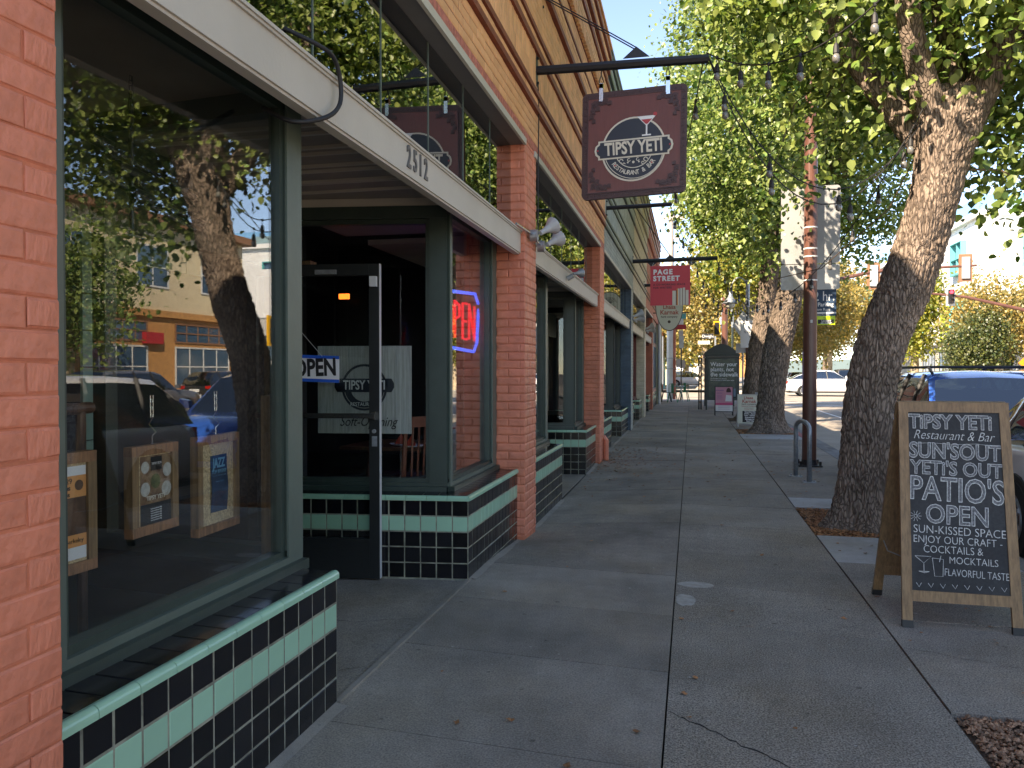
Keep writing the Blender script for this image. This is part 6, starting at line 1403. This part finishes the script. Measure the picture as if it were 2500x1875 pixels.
    for sx in (-1, 1):
        MB().prism([(sx*w*.92, -.487*L, .50*H), (sx*w*.55, -.501*L, .455*H), (sx*w*.55, -.501*L, .395*H), (sx*w*.90, -.492*L, .42*H)], (0, .06, .0)).build('headlight', 'headlight', t)
        MB().prism([(sx*w*.90, .493*L, .58*H), (sx*w*.62, .503*L, .57*H), (sx*w*.62, .503*L, .50*H), (sx*w*.90, .497*L, .47*H)], (0, -.05, 0)).build('taillight', 'taillight', t)
        mb = MB(); mb.prism([(sx*(w*.98), -.20*L, zb+.05), (sx*(w*1.16), -.205*L, zb+.07), (sx*(w*1.16), -.205*L, zb+.20), (sx*(w*1.0), -.20*L, zb+.17)], (0, .09, 0)); mb.build('mirror', paint, t)
    MB().prism([(-w*.6, -.503*L, .24*H), (w*.6, -.503*L, .24*H), (w*.5, -.503*L, .40*H), (-w*.5, -.503*L, .40*H)], (0, .06, 0)).build('grille', 'plastic_black', t)
    MB().prism(disc((0, -.505*L, .42*H), .07, (1,0,0), (0,0,1), 14, .045), (0, .02, 0)).build('badge', 'chrome', t)
    MB().box((-w*.97, -.478*L, bz0-.03), (w*.97, .478*L, bz0+.03)).build('underbody', 'plastic_black', t)
    fbox((-.26, -.515*L, .27*H), (.26, -.504*L, .27*H+.13), 'white_print', 'number_plate', t); fbox((-.26, .504*L, .40*H), (.26, .512*L, .40*H+.13), 'white_print', 'number_plate', t)
    if plate: text(plate, (0, -.5165*L, .27*H+.065), .11, 'navy_print', t)
    if rails:
        for sx in (-1, 1): MB().tube([(sx*w*.62, -.05*L, H-.03), (sx*w*.63, -.02*L, H+.05), (sx*w*.63, .30*L, H+.05), (sx*w*.62, .36*L, H-.04)], .02, 6).build('roof_rail', 'plastic_black', t)
        for yy in (.0, .24): MB().tube([(-w*.63, yy*L, H+.055), (w*.63, yy*L, H+.055)], .018, 6).build('roof_bar', 'plastic_black', t)
    t.rotation_euler.z = rz; t.location = loc; t.scale = (scale,)*3; return t
car('parked_car', 'bright blue estate car with roof rails parked facing us behind the chalkboard', (3.62, 11.3, ROADZ), 0, 'car_blue', 4.5, 1.84, 1.60, 'suv', True, '7PMC612')
car('parked_car', 'white car parked at the kerb at the right edge of the picture', (3.62, 6.15, ROADZ), R(0), 'car_white', 4.5, 1.8, 1.56, 'suv')
car('parked_car', 'black car parked on the far side of the avenue opposite the shops', (20.2, 33.0, ROADZ), R(180), 'car_black', 4.6, 1.8, 1.6, 'suv')
car('parked_car', 'dark blue car parked ahead of the black one on the far side', (20.2, 38.6, ROADZ), R(180), 'car_navy', 4.3, 1.8, 1.45, 'sedan')
car('moving_car', 'grey crossover driving on the far lanes, seen in the shop glass', (14.6, 20.5, ROADZ), R(180), 'car_grey', 4.6, 1.85, 1.62, 'suv')
car('moving_car', 'black crossover driving ahead in the far lane, seen in the shop glass', (17.6, 14.0, ROADZ), R(180), 'car_black', 4.6, 1.85, 1.62, 'suv')
car('moving_car', 'white saloon crossing the junction from left to right behind the trunks', (8.45, 53.0, ROADZ), R(90), 'car_white', 4.7, 1.85, 1.55, 'sedan', scale=1.08)
car('moving_car', 'dark blue grey car waiting beyond the crossing, left of the black one', (13.2, 73, ROADZ), 0, 'car_grey', 4.4, 1.85, 1.7, 'suv', scale=1.05)
car('moving_car', 'black tall car waiting beyond the crossing next to the nearest trunk', (15.6, 70, ROADZ), 0, 'car_black', 4.6, 1.95, 1.95, 'suv', scale=1.05)
car('moving_car', 'maroon car behind the white saloon beyond the crossing', (10.2, 82, ROADZ), R(180), 'car_maroon', 4.4, 1.85, 1.5, 'sedan')
car('moving_car', 'silver car far up the avenue behind the white saloon roof', (9.0, 100, ROADZ), R(180), 'car_silver', 4.4, 1.85, 1.6, 'suv')
car('parked_car', 'white hatchback parked far away past the shops, left of the bus shelter', (-.1, 74, ROADZ+.1), R(88), 'car_white', 4.2, 1.8, 1.5, 'suv')
car('moving_car', 'dark grey car in the road just behind the blue roof', (9.6, 26.5, ROADZ), R(180), 'car_black', 4.5, 1.85, 1.62, 'suv')
car('moving_car', 'silver car further behind the blue roof with a red tail light', (11.9, 36, ROADZ), R(180), 'car_silver', 4.5, 1.85, 1.5, 'sedan')

# ================================================================ signals
def signal_head(t, x, y, z, facing=1, lit=True, plate_='brown_trim', s=1.0, body='black_metal'):
    """facing 1: lenses towards the camera (-y)"""
    fbox((x-.17*s, y-.10, z-.5*s), (x+.17*s, y+.10, z+.5*s), body, 'signal_housing', t)
    fbox((x-.29*s, y+.101 if facing > 0 else y-.02, z-.64*s), (x+.29*s, y+.115 if facing > 0 else y-.0, z+.64*s), plate_, 'backplate', t)
    if facing > 0:
        for k, dz in enumerate((.32, 0, -.32)):
            MB().tube([(x, y-.10, z+dz*s), (x, y-.115, z+dz*s)], .12*s, 14).build('lens', 'signal_lens_red' if (k == 0 and lit) else 'signal_lens_dark', t)
            mb = MB(); ring(mb, (x, y-.10, z+dz*s), .135*s, .15*s, (1,0,0), (0,0,1), (0,-1,0), .16, 16, 0, math.pi); mb.build('visor', 'black_metal', t)
m1 = thing('traffic_signal', 'brown mast arm signal reaching over the avenue from the near left corner, seen from behind', 'traffic signal', (1.5, 38, 0))
MB().tube([(1.52, 38, 0), (1.52, 38, 5.2)], [.17, .13], 12).build('pole_shaft', 'pole_brown', m1); MB().tube([(1.52, 38, 4.45), (4.5, 38, 5.2), (8, 38, 5.95), (12.2, 38, 6.1)], [.11, .10, .08, .05], 10).build('mast_arm', 'pole_brown', m1)
for x, z in ((11.75, 6.0), (8.0, 5.75)): signal_head(m1, x, 38, z, -1, False, 'brown_trim', .95, 'sign_back')
fbox((1.0, 37.8, 3.1), (1.30, 38.0, 3.8), 'yellow_paint', 'yellow_housing', m1); fbox((1.05, 37.78, 3.17), (1.25, 37.799, 3.73), 'black_metal', 'housing_face', m1)
m2 = thing('traffic_signal', 'red traffic light on a long brown mast arm coming in from the right', 'traffic signal', (23.5, 50, 0))
MB().tube([(23.5, 50, 0), (23.5, 50, 7)], [.18, .14], 12).build('pole_shaft', 'pole_brown', m2); MB().tube([(23.5, 50, 4.1), (18.5, 50, 4.95), (15.5, 50, 5.75), (13.6, 50, 6.0)], [.13, .10, .08, .06], 10).build('mast_arm', 'pole_brown', m2)
signal_head(m2, 14.68, 49.85, 5.78, 1, True, 'white_paint', .82)
m3 = thing('traffic_signal', 'yellow signal box on a brown pole across the avenue, seen in the shop window', 'traffic signal', (24.0, 43, 0))
MB().tube([(23.2, 43.2, 0), (23.2, 43.2, 9)], [.15, .10], 10).build('pole_shaft', 'pole_brown', m3); fbox((23.9, 42.3, 3.0), (24.0, 43.6, 4.9), 'yellow_paint', 'backplate', m3); fbox((23.7, 42.55, 3.2), (23.89, 43.35, 4.7), 'black_metal', 'signal_housing', m3)
MB().tube([(23.7, 42.95, 4.4), (23.66, 42.95, 4.4)], .16, 12).build('lens', 'signal_lens_red', m3); MB().tube([(23.2, 43.2, 4.6), (23.9, 43.0, 4.6)], .05, 6).build('bracket', 'pole_brown', m3)
fbox((22.9, 44.0, 2.55), (22.92, 45.9, 2.9), 'white_print', 'one_way_sign', m3)
dw = thing('street_name_sign', 'black Dwight street name sign above the bus shelter', 'sign', (1.0, 45, 3.5)); fbox((.55, 45, 3.25), (1.25, 45.03, 3.55), 'black_print', 'blade', dw); text('Dwight', (.90, 44.99, 3.40), .22, 'white_print', dw); MB().tube([(1.3, 45.02, 0), (1.3, 45.02, 3.6)], .05, 6).build('post', 'galv', dw); fbox((.35, 44.9, 2.95), (1.0, 44.92, 3.15), 'oval_cream', 'lower_blade', dw)
ow = thing('warning_sign', 'orange diamond warning sign at the right edge', 'sign', (11.0, 34.0, 0)); MB().prism([(10.25+1.25, 31.5, 1.75), (10.25+1.85, 31.5, 2.35), (10.25+2.45, 31.5, 1.75), (10.25+1.85, 31.5, 1.15)], (0, .02, 0)).build('panel', 'orange_sign', ow); MB().tube([(11.75, 31.55, -.15), (11.75, 31.55, 1.3)], .03, 6).build('post', 'galv', ow)
for k, (x, y, m) in enumerate(((8.4, 88, 'lime_sign'), (11.9, 90, 'lime_sign'))):
    t = thing('pedestrian_sign', ('yellow diamond pedestrian sign far up the avenue left of the brown pole', 'lime diamond pedestrian sign far up the avenue just right of the brown pole')[k], 'sign', (x, y, 0)); MB().prism([(x-.6, y, 2.9), (x, y, 3.5), (x+.6, y, 2.9), (x, y, 2.3)], (0, .02, 0)).build('panel', m, t); MB().tube([(x, y+.05, 0), (x, y+.05, 3.2)], .05, 6).build('post', 'galv', t)
cp = thing('camera_pole', 'grey pole with small fixtures rising behind the red sign', 'pole', (-1.2, 47, 0)); MB().tube([(-1.15, 47, 0), (-1.15, 47, 9.2)], .12, 8).build('post', 'galv', cp); fbox((-1.7, 46.9, 9.2), (-.7, 47.1, 9.4), 'white_paint', 'crossbar', cp)

# ================================================================ buildings around
def win(par, o, u, w, h, n, m_fr='white_paint', bars=1, d=.06):
    """window: frame proud, pane set in; o = lower-left corner, u across, n outward"""
    o, u, n = Vector(o), Vector(u), Vector(n); z = Vector((0, 0, 1)); mb = MB(); f = .09
    mb.obox(o, u*w, n*d, z*f); mb.obox(o+z*(h-f), u*w, n*d, z*f); mb.obox(o+z*f, u*f, n*d, z*(h-2*f)); mb.obox(o+u*(w-f)+z*f, u*f, n*d, z*(h-2*f))
    mb.obox(o+u*f+z*(h*.48), u*(w-2*f), n*(d*.9), z*.07)
    for b in range(bars): mb.obox(o+u*(w*(b+1)/(bars+1)-.035)+z*f, u*.07, n*(d*.8), z*(h-2*f))
    fr = mb.build('window', m_fr, par); MB().obox(o+n*.01, u*w, n*.012, z*h).build('pane', 'far_glass', fr); return fr
def block(par, a, b, m, nm='wall'): return MB().box(a, b).build(nm, m, par)
# cream corner building with tan brick ground floor, opposite
c1_ = thing('corner_building', 'two storey cream building with tan brick ground floor mirrored in the shop window', 'building', (26, 33, 0))
block(c1_, (25.9, 22, 4.55), (38, 42.6, 9.3), 'stucco_cream'); block(c1_, (26.0, 22, -.1), (38, 42.5, 4.55), 'tan_brick', 'ground_floor'); block(c1_, (25.3, 21.6, 9.3), (38.4, 43.2, 9.7), 'brown_trim', 'cornice'); block(c1_, (25.8, 21.9, 4.35), (26, 42.7, 4.7), 'tan_brick', 'string_course')
for y in (24, 28.2, 33.5, 38.6): win(c1_, (25.9, y, 5.9), (0, 1, 0), 2.4, 2.2, (-1, 0, 0), 'white_paint', 1)
for x in (28, 33): win(c1_, (x, 42.6, 5.9), (1, 0, 0), 2.0, 2.2, (0, 1, 0))
for y, w in ((23, 5.4), (30, 4.4), (36.5, 4.8)): win(c1_, (26, y, .6), (0, 1, 0), w, 2.2, (-1, 0, 0), 'white_paint', 3); win(c1_, (26, y, 3.0), (0, 1, 0), w, 1.1, (-1, 0, 0), 'brown_trim', 4)
fbox((25.7, 34.0, 2.9), (25.98, 35.3, 3.5), 'red_print', 'shop_sign', c1_)
c2_ = thing('low_building', 'low taupe shop row across the avenue, reflected in the shop windows', 'building', (26, 0, 0))
block(c2_, (26, -25, -.1), (36, 21.4, 5.4), 'stucco_taupe'); block(c2_, (25.8, -25, 5.4), (36, 21.5, 5.9), 'stucco_grey', 'parapet')
for y in range(-22, 20, 6): win(c2_, (26, y, .7), (0, 1, 0), 4.2, 2.6, (-1, 0, 0), 'plastic_black', 3)
c3_ = thing('grey_building', 'pale grey commercial building beyond the cross street, reflected in the first window', 'building', (32, 62, 0))
block(c3_, (26.5, 61, -.1), (52, 68, 6.2), 'stucco_grey'); block(c3_, (34, 60.9, 6.2), (50, 68, 10.5), 'stucco_white', 'upper_box'); win(c3_, (29, 61, 2.4), (1, 0, 0), 3.4, 2.2, (0, -1, 0), 'plastic_black', 1); win(c3_, (35, 61, 2.4), (1, 0, 0), 3.0, 2.2, (0, -1, 0), 'plastic_black', 1)
c4_ = thing('white_building', 'large white building with teal window reveals and glass roof rail at upper right', 'building', (25, 80, 0))
block(c4_, (25, 77, 4.2), (52, 130, 15.2), 'stucco_white'); block(c4_, (25.6, 77.6, -.1), (52, 130, 4.2), 'stucco_grey', 'ground_floor'); block(c4_, (24.6, 76.6, 15.2), (52.3, 130.4, 15.7), 'stucco_white', 'cornice'); block(c4_, (27, 79, 15.7), (50, 128, 17.0), 'stucco_grey', 'setback')
for y in (79, 92, 105, 118): 
    for z in (5.6, 10.6): win(c4_, (25, y+1.6, z), (0, 1, 0), 3.2, 3.1, (-1, 0, 0), 'teal_paint', 1, .5)
for x in (28.3, 36, 44):
    for z in (5.6, 10.6): win(c4_, (x, 77, z), (1, 0, 0), 3.0, 3.1, (0, -1, 0), 'teal_paint', 1, .35)
block(c4_, (24.9, 84, 4.4), (25.0, 88, 8), 'lime_paint', 'lime_panel')
for y in (80, 86, 92): win(c4_, (25.6, y, .3), (0, 1, 0), 4.5, 3.2, (-1, 0, 0), 'plastic_black', 3)
gr = MB(); gr.box((24.9, 76.9, 15.7), (24.93, 130, 17.1)); gr.box((24.9, 76.87, 15.7), (52, 76.9, 17.1)); gr.build('glass_rail', 'rail_glass', c4_)
c5_ = thing('pale_building', 'pale stone building with pilasters at the right edge behind the plane trees', 'building', (26, 70, 0))
block(c5_, (24.8, 68.6, -.1), (40, 76.2, 6.4), 'stucco_white'); [block(c5_, (24.5, 69+k*1.9, -.1), (24.8, 69.5+k*1.9, 6.0), 'stucco_grey', 'pilaster') for k in range(4)]
c6_ = thing('far_building', 'low white and brown buildings far up the avenue behind the cars', 'building', (12, 190, 0))
block(c6_, (-10, 200, -.1), (8, 215, 7), 'stucco_white'); block(c6_, (8, 205, -.1), (20, 215, 11), 'tan_brick', 'brick_block'); [win(c6_, (x, 200, 2.4), (1, 0, 0), 2.6, 2.6, (0, -1, 0), 'plastic_black', 1) for x in (-7, -2, 3)]
c7_ = thing('far_building', 'red and teal shop with grey shutters past the cross street on the left', 'building', (-4, 64, 0))
block(c7_, (-14, 62.5, -.1), (-2.3, 72, 4.6), 'red_brick'); block(c7_, (-2.3, 66.5, -.1), (-2.2, 68.5, 2.6), 'teal_paint', 'teal_door'); block(c7_, (-2.3, 62.6, .4), (-2.2, 65.8, 4.2), 'sign_back', 'shutter'); fbox((-2.2, 70, 2.4), (-1.4, 70.1, 3.3), 'black_print', 'shop_sign', c7_)
hs = thing('house', 'pale house with dark sloping roof behind the golden tree on the left', 'house', (-4, 92, 0))
block(hs, (-14, 88, -.1), (-2.4, 100, 4.2), 'stucco_cream'); MB().prism([(-15, 87.4, 4.2), (-1.8, 87.4, 4.2), (-8, 87.4, 7.6)], (0, 13, 0)).build('roof', 'shingle', hs); win(hs, (-5, 88, 1.2), (1, 0, 0), 1.6, 1.6, (0, -1, 0))
hl = MB(); n = 60; vs = []
for i in range(n+1): x = -500 + 1400*i/n; vs += [(x, 1300, -5), (x, 1300 + 20, 18 + 26*abs(noise.noise((i*.13, 0, 7))))]
hl.add(vs, [(2*i, 2*i+2, 2*i+3, 2*i+1) for i in range(n)]); mat('hill', (.10, .14, .14), .9); hl.build('hills', 'hill', kind='structure')
# nearby left side mass so the sky does not leak behind the row
for o in SC.objects:
    if o.parent is None and o.type == 'MESH' and o.name.split('.')[0] in ('sidewalk',): o['kind'] = 'structure'

# lettering becomes plain meshes
dg_ = bpy.context.evaluated_depsgraph_get()
for o in [o for o in SC.objects if o.type == 'FONT']:
    me = bpy.data.meshes.new_from_object(o.evaluated_get(dg_)); n = link(o.name.split('.')[0], me, o.parent); n.matrix_local = o.matrix_local.copy()
    me.name = 'lettering'; bpy.data.objects.remove(o)
